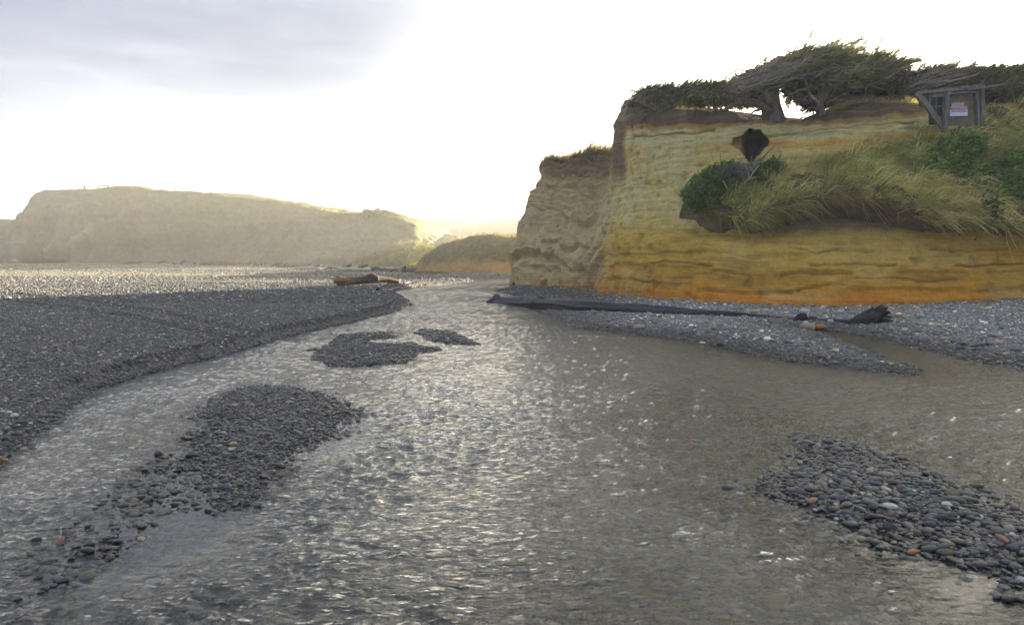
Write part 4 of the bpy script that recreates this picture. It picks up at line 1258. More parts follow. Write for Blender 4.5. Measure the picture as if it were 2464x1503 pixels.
tree('wind_clipped_shrub', 'dark wind-clipped shrub capping the outermost bluff corner', 'shrub', (1590, 262, 29.4), [(1590, 266, 29.4, 0.07), (1600, 240, 29.4, 0.04)],
     [([(1545, 262, 29.8), (1520, 250, 29.9), (1508, 240, 30.0), (1496, 246, 30.0)], 0.02, 0.006, MAT_BARK), ([(1550, 245, 29.8), (1532, 232, 29.9), (1526, 220, 29.9)], 0.02, 0.006, MAT_BARK)],
     [plumes([(1512, 256), (1522, 240), (1545, 222), (1575, 214), (1620, 217), (1665, 210), (1672, 246), (1600, 252)], 29.4, 2.6, 330, 40, 0.5, (0.7, 0, 0.25), 0.16, 0.045, (0.075, 0.072, 0.045), (0.15, 0.15, 0.07), 0.3, dirjit=0.4),
      plumes([(1518, 232), (1522, 214), (1530, 214), (1530, 232)], 29.8, 0.3, 8, 14, 0.25, (0.2, 0, 0.6), 0.1, 0.03, (0.05, 0.045, 0.03), (0.08, 0.07, 0.04), 0.4, dirjit=0.6)])
tree('wind_clipped_shrub', 'green wind-clipped shrub between the corner shrub and the thick trunk', 'shrub', (1720, 264, 27.6), [(1722, 268, 27.6, 0.07), (1728, 240, 27.6, 0.04)], [],
     [plumes([(1650, 248), (1662, 212), (1700, 206), (1740, 208), (1770, 203), (1795, 225), (1800, 245), (1760, 252), (1700, 250)], 27.6, 2.4, 380, 40, 0.5, (0.75, 0, 0.2), 0.16, 0.045, (0.07, 0.078, 0.036), (0.16, 0.19, 0.075), 0.2, dirjit=0.4)])
# ---- shrubs on the slump
def shrub(label, foot, poly, d, thick, n, cin, cout, leafL=0.11, leafW=0.05, twig=0.05, extra=(), plen=0.3, dirv=(0.3, -0.3, 0.5), name='shrub', cat='shrub', dj=0.7):
    return tree(name, label, cat, foot, None, list(extra) or [([foot, (foot[0] + 4, foot[1] - 18, foot[2]), (foot[0] + 10, foot[1] - 34, foot[2])], 0.03, 0.01, MAT_BARK)],
                [plumes(poly, d, thick, n, 34, plen, dirv, leafL, leafW, cin, cout, twig, dirjit=dj)])
shrub('rounded dark green bush clinging to the left end of the turf slope', (1700, 488, 24.9), [(1652, 494), (1650, 462), (1680, 428), (1715, 408), (1755, 398), (1785, 415), (1765, 450), (1725, 474), (1692, 500)], 24.9, 1.2, 300, (0.08, 0.125, 0.04), (0.20, 0.29, 0.08))
shrub('grey leafless brush heap with pale forked stem below the hollow', (1803, 432, 24.4), [(1722, 414), (1760, 402), (1830, 398), (1872, 402), (1850, 416), (1800, 428), (1750, 428)], 24.7, 0.9, 150, (0.12, 0.105, 0.10), (0.22, 0.195, 0.185), 0.22, 0.014, 0.6,
      [([(1803, 432, 24.2), (1800, 415, 24.2), (1794, 400, 24.2)], 0.03, 0.012, MAT_PALEWOOD), ([(1803, 432, 24.2), (1812, 416, 24.1), (1826, 398, 24.1)], 0.03, 0.012, MAT_PALEWOOD), ([(1812, 416, 24.1), (1808, 406, 24.1), (1802, 402, 24.1)], 0.015, 0.008, MAT_PALEWOOD),
       ([(1830, 385, 25.0), (1846, 368, 25.1), (1866, 350, 25.1)], 0.02, 0.008, MAT_DARKROOT), ([(1820, 388, 25.0), (1842, 376, 25.1)], 0.015, 0.006, MAT_DARKROOT)], 0.5, (0.9, 0, 0.25), 'brush_heap', 'brush', 0.35)
shrub('bright green shrub patch low beside the grey brush heap', (1850, 428, 24.2), [(1822, 425), (1838, 402), (1872, 392), (1880, 405), (1855, 425)], 24.3, 0.5, 60, (0.06, 0.11, 0.028), (0.14, 0.22, 0.055))
shrub('bright green shrub patch spreading down the slope under the sign', (2250, 424, 23.3), [(2205, 425), (2228, 378), (2275, 338), (2345, 322), (2372, 345), (2318, 392), (2268, 428)], 23.5, 1.0, 330, (0.11, 0.185, 0.05), (0.25, 0.36, 0.095))
shrub('large green shrub patch reaching the right edge of the slope', (2400, 470, 23.1), [(2295, 430), (2335, 398), (2400, 385), (2470, 362), (2500, 470), (2440, 505), (2385, 500), (2335, 468)], 23.3, 1.0, 400, (0.105, 0.175, 0.05), (0.24, 0.34, 0.09))
shrub('dark green shrub dangling over the turf lip at far right', (2375, 535, 22.6), [(2345, 520), (2370, 490), (2400, 485), (2400, 520), (2380, 545), (2350, 545)], 22.6, 0.6, 70, (0.05, 0.08, 0.022), (0.11, 0.16, 0.045))
shrub('small olive bush on the skyline notch of the far bluff', (893, 520, 79.5), [(872, 520), (880, 510), (900, 511), (935, 517), (935, 524), (880, 524)], 79.5, 2.0, 50, (0.05, 0.055, 0.02), (0.11, 0.11, 0.045), 0.3, 0.12, plen=0.8)

# ------------------------------------------------------------------ hut, signs, logs, posts
def beam(name, a, b, w, t, mat, parent, off, roll=0.0, taper=1.0, seed=0):
    """a weathered timber from a to b: width w (in the picture plane), thickness t, uneven arrises"""
    a, b = np.array(a), np.array(b)
    ax = unit((b - a)[None])[0]
    fwd = np.array([0.15, -1.0, 0.1])
    s = unit(np.cross(ax, fwd)[None])[0]
    f = np.cross(s, ax)
    rr = np.random.default_rng(seed + 11)
    n = 7
    V, F = [], []
    prof = [(-.5, -.5), (-.42, -.56), (.42, -.56), (.5, -.5), (.5, .5), (-.5, .5)]
    for i in range(n):
        u = i / (n - 1)
        k = 1 + (taper - 1) * u
        c = a + (b - a) * u + s * rr.normal() * w * 0.04 + f * rr.normal() * t * 0.05
        for (p, q) in prof:
            V.append(c + s * p * w * k * (1 + 0.06 * rr.normal()) + f * q * t * k * (1 + 0.06 * rr.normal()))
    m = len(prof)
    for i in range(n - 1):
        for j in range(m):
            F.append((i * m + j, i * m + (j + 1) % m, (i + 1) * m + (j + 1) % m, (i + 1) * m + j))
    F.append(tuple(range(m))[::-1]); F.append(tuple((n - 1) * m + j for j in range(m)))
    me = bpy.data.meshes.new(name)
    me.from_pydata((np.array(V) - np.array(off)).tolist(), [], F)
    me.materials.append(mat)
    return link(name, me, parent)

HD = 23.75
ho = P3(2290, 296, HD)
hut = empty('lookout_hut', ho)
tag(hut, 'small ruined hut of grey weathered timber at the top of the grassy slope', 'hut')
def hb_(name, p, q, w, t=0.10, d=HD, d2=None, mat=MAT_HUT, parent=None, seed=1, taper=1.0):
    return beam(name, P3(p[0], p[1], d), P3(q[0], q[1], d if d2 is None else d2), w, t, mat, parent or hut, ho, seed=seed, taper=taper)
hb_('diagonal_plank', (2207, 224), (2268, 306), 0.17, 0.09, HD - 0.05, seed=2)
hb_('roof_beam', (2206, 224), (2286, 217), 0.10, 0.14, HD, seed=3)
hb_('roof_beam', (2278, 218), (2362, 208), 0.11, 0.2, HD + 0.05, seed=4)
hb_('post', (2279, 219), (2273, 318), 0.135, 0.12, HD - 0.1, seed=5)
hb_('post', (2348, 222), (2353, 300), 0.09, 0.10, HD, seed=6)
hb_('post', (2363, 206), (2362, 298), 0.105, 0.11, HD + 0.15, seed=7)
hb_('post', (2351, 240), (2355, 300), 0.06, 0.05, HD - 0.06, seed=16)
hb_('lintel', (2284, 226), (2346, 221), 0.07, 0.09, HD - 0.04, seed=8)
win = hb_('window', (2233, 233), (2272, 229.5), 0.075, 0.07, HD + 0.02, seed=9)
hb_('jamb', (2236, 232), (2237, 262), 0.05, 0.06, HD + 0.03, parent=win, seed=10)
hb_('mullion', (2252, 232), (2252, 288), 0.035, 0.04, HD + 0.02, parent=win, seed=11)
hb_('glazing_bar', (2235, 257.5), (2271, 255.5), 0.035, 0.035, HD + 0.025, parent=win, seed=12)
hb_('sill', (2252, 287), (2274, 280), 0.05, 0.06, HD + 0.02, parent=win, seed=13)
hb_('long_pole', (2328, 216), (2424, 202), 0.07, 0.07, HD - 0.15, seed=14, taper=0.7)
hb_('stub', (2363, 193), (2364, 207), 0.04, 0.04, HD + 0.1, seed=15)
def quad_panel(name, x0, y0, x1, y1, d, t, mat, parent, off, skew=0.0):
    a, b, c, e = P3(x0, y0 + skew, d), P3(x1, y0, d), P3(x1, y1, d), P3(x0, y1 + skew, d)
    th = np.array([0, t, 0])
    V = np.array([a, b, c, e, a + th, b + th, c + th, e + th]) - np.array(off)
    F = [(3, 2, 1, 0), (4, 5, 6, 7), (0, 1, 5, 4), (1, 2, 6, 5), (2, 3, 7, 6), (3, 0, 4, 7)]
    me = bpy.data.meshes.new(name)
    me.from_pydata(V.tolist(), [], F)
    me.materials.append(mat)
    return link(name, me, parent)
quad_panel('back_panel', 2283, 224, 2349, 302, HD + 0.05, 0.03, MAT_PANEL, hut, ho, 2)
quad_panel('side_panel', 2212, 226, 2238, 258, HD + 0.12, 0.03, MAT_HUT, hut, ho, 1)
quad_panel('dark_interior', 2236, 228, 2276, 300, HD + 0.5, 0.04, mat_plain('hut_interior_shade', (0.05, 0.042, 0.038)), hut, ho)  # dark sheet behind the window, standing for the shade inside

def sign_mat(n, c): return mat_plain(n, c, 0.45, 0.4, 0.08)
so_ = P3(2307, 280, HD - 0.03)
ws = empty('warning_sign', so_)
tag(ws, 'white notice board with red WARNING band nailed inside the hut', 'sign')
SIGN_D = HD + 0.0
quad_panel('board', 2286, 256, 2328.5, 279, SIGN_D, 0.012, sign_mat('sign_white', (0.62, 0.66, 0.78)), ws, so_, 0.6)
quad_panel('red_band', 2286.6, 256.4, 2328.2, 264, SIGN_D - 0.006, 0.005, sign_mat('sign_red', (0.48, 0.05, 0.07)), ws, so_, 0.6)
def text_part(s, px, py, d, size, mat, parent, off, name='lettering', sx=1.0):
    c = bpy.data.curves.new(name, 'FONT')
    c.body = s
    c.align_x = 'CENTER'; c.align_y = 'CENTER'
    c.size = size
    c.extrude = 0.001
    c.materials.append(mat)
    tmp = bpy.data.objects.new(name, c)
    me = bpy.data.meshes.new_from_object(tmp)
    bpy.data.objects.remove(tmp)
    me.materials.clear(); me.materials.append(mat)
    o = link(name, me)
    o.location = [float(v) for v in P3(px, py, d) - np.array(off)]
    o.rotation_euler = (R(90), 0, 0)
    o.scale = (sx, 1, 1)
    o.parent = parent
    return o
MAT_SW = sign_mat('sign_letter_white', (0.72, 0.66, 0.76))
text_part('WARNING', 2307, 260.2, SIGN_D - 0.010, 0.088, MAT_SW, ws, so_, sx=1.12)
MAT_SB = sign_mat('sign_letter_blue', (0.16, 0.22, 0.38))
quad_panel('text_line', 2290, 265.8, 2325, 267.2, SIGN_D - 0.005, 0.004, MAT_SB, ws, so_, 0.3)
quad_panel('text_line', 2288, 268.2, 2327, 269.6, SIGN_D - 0.005, 0.004, MAT_SB, ws, so_, 0.3)
s2o = P3(2305, 256, SIGN_D)
s2 = empty('notice_sign', s2o)
tag(s2, 'small faded pink and cream notice above the red-banded board', 'sign')
quad_panel('board', 2290.5, 246.8, 2319.5, 255.7, SIGN_D + 0.005, 0.012, sign_mat('notice_cream', (0.50, 0.43, 0.37)), s2, s2o, 1)
for (a, b, c, e) in ((2293, 249.5, 2297, 251.5), (2302, 249, 2307, 251.2), (2294, 252.6, 2312, 253.6)):
    quad_panel('print', a, b, c, e, SIGN_D - 0.001, 0.004, sign_mat('notice_print', (0.20, 0.20, 0.25)), s2, s2o)
quad_panel('pink_patch', 2308, 248.5, 2318, 254.5, SIGN_D - 0.001, 0.004, sign_mat('notice_pink', (0.52, 0.34, 0.30)), s2, s2o)

def gz(px, py, z0=0.1):
    """place on the ground seen at a picture point"""
    z = z0
    for _ in range(12):
        p = G3(px, py, z)
        z = float(height(p[0], p[1]))
    return np.array([p[0], p[1], z])

# big waterlogged trunk lying from the stream into the right bank
lg = [gz(1172, 737), gz(1205, 737), gz(1290, 741), gz(1400, 747), gz(1520, 752), gz(1640, 757), gz(1760, 762), gz(1860, 766), gz(1915, 769)]
lift = [0.06, 0.12, 0.12, 0.10, 0.08, 0.05, 0.03, 0.0, -0.02]
lr = [0.10, 0.23, 0.20, 0.18, 0.15, 0.12, 0.10, 0.07, 0.05]
lpts = [p + np.array([0, 0.12, l]) for p, l in zip(lg, lift)]
lo_ = lpts[4] * np.array([1, 1, 0])
bl = empty('sunken_log', lo_)
tag(bl, 'long dark waterlogged trunk lying half in the stream against the right bank', 'log')
tube_obj('trunk', lpts, lr, MAT_WETLOG, bl, lo_, seg=26, bumpy=0.20, groove=0.28, sub=14, seed=3, flat=0.85)
for (px, py, h, r, sx_) in ((1196, 736, 0.32, 0.11, 0.25), (1300, 741, 0.27, 0.10, 0.35), (1402, 747, 0.16, 0.07, 0.3)):
    b = gz(px, py) + np.array([0, 0.12, 0.08])
    tube_obj('knot', [b + np.array([-sx_, 0, 0]), b + np.array([-0.05, 0, h * 0.55]), b + np.array([0.02, 0, h * 0.68]), b + np.array([sx_, 0, 0.02])], [0.08, r, r * 0.8, 0.06], MAT_WETLOG, bl, lo_, seg=10, bumpy=0.2, sub=5, seed=int(px) % 7)
b = gz(1480, 749)
tube_obj('split_limb', [gz(1330, 741) + np.array([0, 0.35, 0.07]), gz(1400, 744) + np.array([0, 0.3, 0.10]), b + np.array([-0.1, 0.15, 0.12]), b + np.array([0.3, 0.1, 0.14])], [0.04, 0.06, 0.07, 0.05], MAT_WETLOG, bl, lo_, seg=8, bumpy=0.15, sub=5, seed=5)
# the dark root butt at its buried far end
rb = gz(2098, 779)
rm = empty('root_stump', rb)
tag(rm, 'black jagged root stump jutting out of the pale cobbles', 'stump')
def gnarl(name, pts, rad, seed, **k):
    return tube_obj(name, [rb + np.array(p) for p in pts], rad, MAT_DARKROOT, rm, rb, seg=14, bumpy=0.28, groove=0.25, sub=7, seed=seed, **k)
gnarl('butt', [(-0.55, 0.0, -0.02), (-0.30, 0, 0.07), (-0.08, 0, 0.15), (0.12, 0, 0.20)], [0.06, 0.13, 0.19, 0.21], 2)
for k, (p0, p1, p2, r0) in enumerate((((0.0, 0, 0.22), (0.12, -0.03, 0.34), (0.20, -0.02, 0.43), 0.09), ((0.04, 0, 0.2), (0.22, -0.05, 0.31), (0.33, 0, 0.37), 0.09), ((0.05, 0, 0.15), (0.28, -0.04, 0.24), (0.40, 0, 0.24), 0.08),
                                      ((0.05, 0, 0.10), (0.26, 0, 0.14), (0.46, 0, 0.15), 0.09), ((-0.1, 0, 0.08), (0.12, -0.06, 0.06), (0.30, -0.04, 0.0), 0.11), ((-0.18, 0, 0.16), (-0.08, -0.02, 0.28), (0.02, 0, 0.36), 0.06),
                                      ((-0.02, -0.05, 0.2), (0.08, -0.1, 0.3), (0.10, -0.1, 0.40), 0.05), ((-0.3, 0, 0.08), (-0.2, -0.05, 0.17), (-0.1, 0, 0.24), 0.05), ((0.1, -0.05, 0.12), (0.3, -0.12, 0.10), (0.42, -0.1, 0.06), 0.06))):
    gnarl('root_prong', [p0, p1, p2], [r0, r0 * 0.7, 0.012], 3 + k)
kb = gz(1926, 771)
kn = tube_obj('log_knot', [kb + np.array([-0.16, 0, 0.0]), kb + np.array([-0.03, 0, 0.07]), kb + np.array([0.06, 0, 0.09]), kb + np.array([0.16, 0, 0.0])], [0.03, 0.085, 0.09, 0.03], MAT_DARKROOT, None, (0, 0, 0), seg=12, bumpy=0.2, sub=5, seed=4)
tag(kn, 'small black knob of buried wood between trunk and root stump', 'wood')
rr_ = gz(1975, 774)
th_ = tube_obj('driftwood_rod', [gz(1890, 768) + np.array([0, 0, 0.02]), gz(1990, 773) + np.array([0, 0, 0.03]), gz(2055, 777) + np.array([0, 0, 0.04])], [0.03, 0.035, 0.04], MAT_WETLOG, None, (0, 0, 0), seg=8, bumpy=0.15, sub=6, seed=6)
tag(th_, 'thin dark pole half buried in cobbles leading to the root stump', 'pole')
ck = gz(1240, 687)
c_ = tube_obj('wood_chunk', [ck + np.array([-0.14, 0, 0.05]), ck + np.array([0.0, 0, 0.08]), ck + np.array([0.14, 0, 0.05])], [0.07, 0.10, 0.06], MAT_DARKROOT, None, (0, 0, 0), seg=9, bumpy=0.25, sub=4, seed=8)
tag(c_, 'black driftwood chunk at the foot of the pale bluff nose', 'wood')

# sandstone blocks fallen at the bluff foot
import bmesh as _bm
def block(px, py, d, r, seed, label):
    bm = _bm.new()
    _bm.ops.create_icosphere(bm, subdivisions=2, radius=1.0)
    rr = np.random.default_rng(seed)
    v = np.array([p.co for p in bm.verts])
    v = np.sign(v) * np.abs(v) ** 0.7
    v *= (1 + 0.3 * noise(v[:, 0] * 1.4 + seed, v[:, 1] * 1.4, v[:, 2] * 1.4, seed))[:, None] * np.array([1.0, 0.7, 0.55])
    for p, q in zip(bm.verts, v): p.co = q * r
    me = bpy.data.meshes.new('fallen_block'); bm.to_mesh(me); bm.free()
    a = me.attributes.new('col', 'FLOAT_COLOR', 'POINT')
    c = np.array([0.50, 0.30, 0.09]) * (0.75 + 0.4 * rr.random())
    a.data.foreach_set('color', np.tile(np.append(c, 1.0), len(me.vertices)).astype(np.float32))
    me.materials.append(MAT_BLUFF)
    p = P3(px, py, d)
    h = float(height(p[0], p[1]))
    o = link('fallen_block', me, None, (float(p[0]), float(p[1]), h + 0.2 * r))
    o.rotation_euler = (0.2 * rr.normal(), 0.2 * rr.normal(), rr.random() * 3)
    return tag(o, label, 'rock', 'fallen blocks along the bluff foot')
for k in range(16):
    px = 1450 + 1000 * ((k * 0.618) % 1.0)
    d = float(np.interp(px, [1440, 1600, 1740, 1930, 2100, 2350, 2480], [29.2, 24.6, 22.3, 21.0, 20.8, 21.7, 22.3])) - 0.25 * (k % 3)
    block(px, 715, d, 0.06 + 0.08 * ((k * 0.37) % 1.0), 40 + k, 'small ochre block fallen at the foot of the banded bluff')

# brown log on the left bank tip
L0, L1 = gz(812, 688), gz(960, 697)
ll = empty('beached_log', (L0 + L1) / 2)
tag(ll, 'thick brown log with split orange end on the far tip of the shingle bank', 'log')
lo2 = (L0 + L1) / 2
lp = [L0 + np.array([0, 0, 0.22]), L0 * .72 + L1 * .28 + np.array([0, 0, 0.20]), L0 * .46 + L1 * .54 + np.array([0, 0, 0.25]), L0 * .28 + L1 * .72 + np.array([0, 0, 0.22]), L1 + np.array([0, 0, 0.10])]
tube_obj('trunk', lp, [0.175, 0.16, 0.18, 0.14, 0.11], MAT_LOG, ll, lo2, seg=16, bumpy=0.10, groove=0.1, sub=9, seed=2)
tube_obj('split_end', [L0 + np.array([-0.10, -0.10, 0.22]), L0 + np.array([0.12, -0.12, 0.23]), L0 + np.array([0.40, -0.13, 0.21]), L0 + np.array([0.72, -0.12, 0.19])], [0.10, 0.135, 0.11, 0.03], MAT_FRESH, ll, lo2, seg=10, bumpy=0.14, sub=5, seed=4)
tube_obj('burl', [lo2 + np.array([-0.15, -0.02, 0.27]), lo2 + np.array([0.1, -0.02, 0.36]), lo2 + np.array([0.4, -0.02, 0.26])], [0.10, 0.16, 0.08], MAT_LOG, ll, lo2, seg=10, bumpy=0.15, sub=5, seed=9)
sl = tube_obj('driftwood_rod', [gz(908, 699) + np.array([0, 0, 0.05]), gz(945, 698) + np.array([0, 0, 0.06]), gz(985, 696) + np.array([0, 0, 0.05])], [0.05, 0.06, 0.05], MAT_DARKROOT, None, (0, 0, 0), seg=8, bumpy=0.15, sub=5, seed=3)
tag(sl, 'dark stick lying under the lower end of the brown beached log', 'stick')

# far driftwood along the bluff foot
def drift(name, label, px, py, L, r, tilt, mat, seed, rise=0.0, group=None, cat='driftwood', parts=1):
    p = gz(px, py)
    dx = np.array([math.cos(tilt), math.sin(tilt), 0]) * L / 2
    o = tube_obj(name, [p - dx + np.array([0, 0, r * .8]), p + np.array([0, 0, r * 1.0 + rise * 0.5]), p + dx + np.array([0, 0, r * .7 + rise])], [r, r * 1.1, r * .6], mat, None, (0, 0, 0), seg=8, bumpy=0.16, sub=4, seed=seed)
    return tag(o, label, cat, group)
drift('driftwood_log', 'long dark log lying alone on the sunlit far beach', 705, 643, 2.6, 0.11, 0.1, MAT_LOG, 1)
drift('driftwood_log', 'dark log stretched on pale shingle below the bluff slide', 525, 638.5, 3.0, 0.16, 0.0, MAT_LOG, 2)
drift('driftwood_log', 'reddish log at the bluff foot right of the slide', 570, 635.5, 3.4, 0.2, 0.1, MAT_FRESH, 3)
drift('driftwood_log', 'leaning white plank at the left foot of the far bluff', 84, 629, 2.2, 0.18, 2.9, MAT_PALEWOOD, 4, 1.3)
drift('driftwood_log', 'pale bent log near the leaning white plank', 175, 627, 2.6, 0.16, 0.2, MAT_PALEWOOD, 5, 0.2)
drift('driftwood_log', 'big brown log heaped at the left foot of the far bluff', 110, 633, 4.2, 0.3, 0.05, MAT_LOG, 6)
drift('driftwood_log', 'tan log lying beside the dark brush line on the far beach', 1040, 658.5, 2.2, 0.12, 0.3, MAT_FRESH, 7)
drift('driftwood_log', 'pale broken log in the brush line at the far beach edge', 742, 649.5, 1.8, 0.13, 0.2, MAT_PALEWOOD, 8)
drift('driftwood_log', 'tan broken log halfway along the far brush line', 852, 652.5, 2.4, 0.13, -0.2, MAT_PALEWOOD, 9)
for k, px in enumerate(np.concatenate([np.linspace(600, 1000, 26), np.linspace(330, 560, 9)])):
    px = float(px + rng.normal() * 6)
    py = float(np.interp(px, [330, 560, 700, 800, 900, 1010], [634.5, 638, 643, 648, 652.5, 657]) + rng.normal() * 0.5)
    drift('driftwood_scrap', 'dark scrap of driftwood in the wrack line under the far bluff', px, py, 0.4 + 1.0 * rng.random() ** 2, 0.05 + 0.10 * rng.random() ** 2, rng.normal() * 0.6, MAT_DARKROOT if k % 3 else MAT_LOG, k % 9 + 1, 0.3 * rng.random(), 'driftwood scraps in the far wrack line')

# posts and frame on the far crest, fence on the hill
def far_top(px, V=FARV, Q=FARQ, k=106):
    row = Q[:, k - 8:k + 2, :]
    i = np.argmin(abs(Q[:, k, 0] - px))
    j = np.argmin(V[i, 90:, 1] * 0 - V[i, 90:, 2]) + 90
    return V[i, j]
MAT_POST = mat_plain('dark_post', (0.07, 0.07, 0.075), 0.7)
def post_at(name, px, py0, py1, d, r, label, cat, lean=0, group=None):
    o = tube_obj(name, [P3(px, py0, d), P3(px + lean / 2, (py0 + py1) / 2, d), P3(px + lean, py1, d)], [r, r, r * .9], MAT_POST, None, (0, 0, 0), seg=7, bumpy=0.05, sub=2)
    return tag(o, label, cat, group)
post_at('wooden_post', 205, 462, 444, 88.6, 0.10, 'dark leaning post standing alone on the far bluff crest', 'post', -1.5)
fo = P3(248, 456, 88.6)
fr = empty('rail_frame', fo)
tag(fr, 'dark open rectangular rail frame on the far bluff crest', 'frame')
for nm, a, b in (('upright', (235.5, 462), (236.5, 445.5)), ('upright', (258, 462), (260.5, 446.8)), ('rail', (236, 445.6), (260.6, 446.9))):
    tube_obj(nm, [P3(a[0], a[1], 88.6), P3((a[0] + b[0]) / 2, (a[1] + b[1]) / 2, 88.6), P3(b[0], b[1], 88.6)], [0.07] * 3, MAT_POST, fr, fo, seg=7, bumpy=0.03, sub=2)
post_at('short_stump', 299, 458, 450, 88.8, 0.10, 'short stump poking up right of the rail frame', 'stump')
for px in (1051, 1078, 1110, 1142, 1174, 1208, 1240):
    i = np.argmin(abs(HILQ[:, 40, 0] - px))
    t_ = HILV[i, 40]
    o = tube_obj('fence_post', [t_ + np.array([0, 0, -0.3]), t_ + np.array([0, 0, 0.6]), t_ + np.array([0, 0, 1.25])], [0.07, 0.07, 0.06], MAT_POST, None, (0, 0, 0), seg=6, bumpy=0.03, sub=1)
    tag(o, 'thin fence post on the crest of the hazy far hill', 'post', 'fence posts on the hill crest')

# ------------------------------------------------------------------ stones
def pebble_mesh(name, seed, sub=2, mat=None):
    import bmesh
    bm = bmesh.new()
    bmesh.ops.create_icosphere(bm, subdivisions=sub, radius=1.0)
    r = np.random.default_rng(seed)
    v = np.array([p.co for p in bm.verts])
    n = noise(v[:, 0] * 0.9 + seed * 3.1, v[:, 1] * 0.9, v[:, 2] * 0.9, seed)
    ax = np.array([1.0, 0.62 + 0.25 * r.random(), 0.36 + 0.2 * r.random()])
    e = 0.86 + 0.2 * r.random()
    v = np.sign(v) * np.abs(v) ** e * (1 + 0.22 * n)[:, None] * ax
    for p, q in zip(bm.verts, v):
        p.co = q
    me = bpy.data.meshes.new(name)
    bm.to_mesh(me); bm.free()
    me.polygons.foreach_set('use_smooth', np.full(len(me.polygons), True))
    if mat: me.materials.append(mat)
    return me
proto = bpy.data.collections.new('pebble_kinds')
for k in range(9):
    me = pebble_mesh('pebble', 20 + k, 2, MAT_PEB_I)
    proto.objects.link(bpy.data.objects.new('pebble_kind', me))

def stone_colors(n, wet, pale, r):
    slate, green, brown, tan, white, rust = [np.array(c) for c in ((0.107, 0.108, 0.109), (0.094, 0.106, 0.092), (0.120, 0.106, 0.090), (0.30, 0.25, 0.165), (0.42, 0.41, 0.38), (0.27, 0.145, 0.08))]
    u = r.random(n)
    c = np.where((u < 0.50)[:, None], slate, np.where((u < 0.74)[:, None], green, np.where((u < 0.90)[:, None], brown, np.where((u < 0.955)[:, None], tan, np.where((u < 0.985)[:, None], white, rust)))))
    c = c * (0.55 + 0.9 * r.random((n, 1)))
    c = c * 1.22 * (1 - 0.5 * wet)[:, None]
    c = c * (1 + 1.1 * pale)[:, None]
    return c

def scatter(name, label, pts, size, rotz, tilt, col, rough):
    n = len(pts)
    me = bpy.data.meshes.new(name)
    me.vertices.add(n)
    me.vertices.foreach_set('co', np.ascontiguousarray(pts, dtype=np.float32).ravel())
    rot = np.stack([tilt[:, 0], tilt[:, 1], rotz], 1)
    for an, typ, key, arr in (('rot', 'FLOAT_VECTOR', 'vector', rot), ('scl', 'FLOAT_VECTOR', 'vector', size), ('col', 'FLOAT_COLOR', 'color', rgba(col)), ('wet', 'FLOAT', 'value', rough)):
        a = me.attributes.new(an, typ, 'POINT')
        a.data.foreach_set(key, np.ascontiguousarray(arr, dtype=np.float32).ravel())
    o = link(name, me)
    tag(o, label, kind='stuff')
    ng = bpy.data.node_groups.new(name + '_spread', 'GeometryNodeTree')
    ng.interface.new_socket('Geometry', in_out='INPUT', socket_type='NodeSocketGeometry')
    ng.interface.new_socket('Geometry', in_out='OUTPUT', socket_type='NodeSocketGeometry')
    N = ng.nodes
    gi, go = N.new('NodeGroupInput'), N.new('NodeGroupOutput')
    mp = N.new('GeometryNodeMeshToPoints')
    ip = N.new('GeometryNodeInstanceOnPoints')
    ci = N.new('GeometryNodeCollectionInfo')
    ci.inputs['Collection'].default_value = proto
    ci.inputs['Separate Children'].default_value = True
    ci.inputs['Reset Children'].default_value = True
    ip.inputs['Pick Instance'].default_value = True
    ar = N.new('GeometryNodeInputNamedAttribute'); ar.data_type = 'FLOAT_VECTOR'; ar.inputs['Name'].default_value = 'rot'
    as_ = N.new('GeometryNodeInputNamedAttribute'); as_.data_type = 'FLOAT_VECTOR'; as_.inputs['Name'].default_value = 'scl'
    er = N.new('FunctionNodeEulerToRotation')
    rv = N.new('FunctionNodeRandomValue'); rv.data_type = 'INT'
    rv.inputs[4].default_value = 0; rv.inputs[5].default_value = 8
    L = ng.links.new
    L(gi.outputs[0], mp.inputs[0]); L(mp.outputs[0], ip.inputs['Points'])
    L(ci.outputs[0], ip.inputs['Instance'])
    L(rv.outputs[2], ip.inputs['Instance Index'])
    L(ar.outputs[0], er.inputs[0]); L(er.outputs[0], ip.inputs['Rotation'])
    L(as_.outputs[0], ip.inputs['Scale'])
    L(ip.outputs[0], go.inputs[0])
    md = o.modifiers.new('spread', 'NODES')
    md.node_group = ng
    return o

def lay(n, y0, y1, tan_max, dens_f, rmin, rmax, seed, hmin=-0.2, hmax=3.0, expo=2.2):
    """random stones over the ground between two distances; dens_f(x, y, h) keeps a share of them"""
    r = np.random.default_rng(seed)
    y = y0 + (y1 - y0) * np.sqrt(r.random(n) * (1 - (y0 / y1) ** 2) + (y0 / y1) ** 2) if False else np.sqrt(y0 ** 2 + (y1 ** 2 - y0 ** 2) * r.random(n))
    x = (y + 1.0) * tan_max * (2 * r.random(n) - 1)
    h = height(x, y)
    keep = (h > hmin) & (h < hmax) & (r.random(n) < dens_f(x, y, h))
    x, y, h = x[keep], y[keep], h[keep]
    n = len(x)
    s = rmin + (rmax - rmin) * r.random(n) ** expo
    return x, y, h, s, r

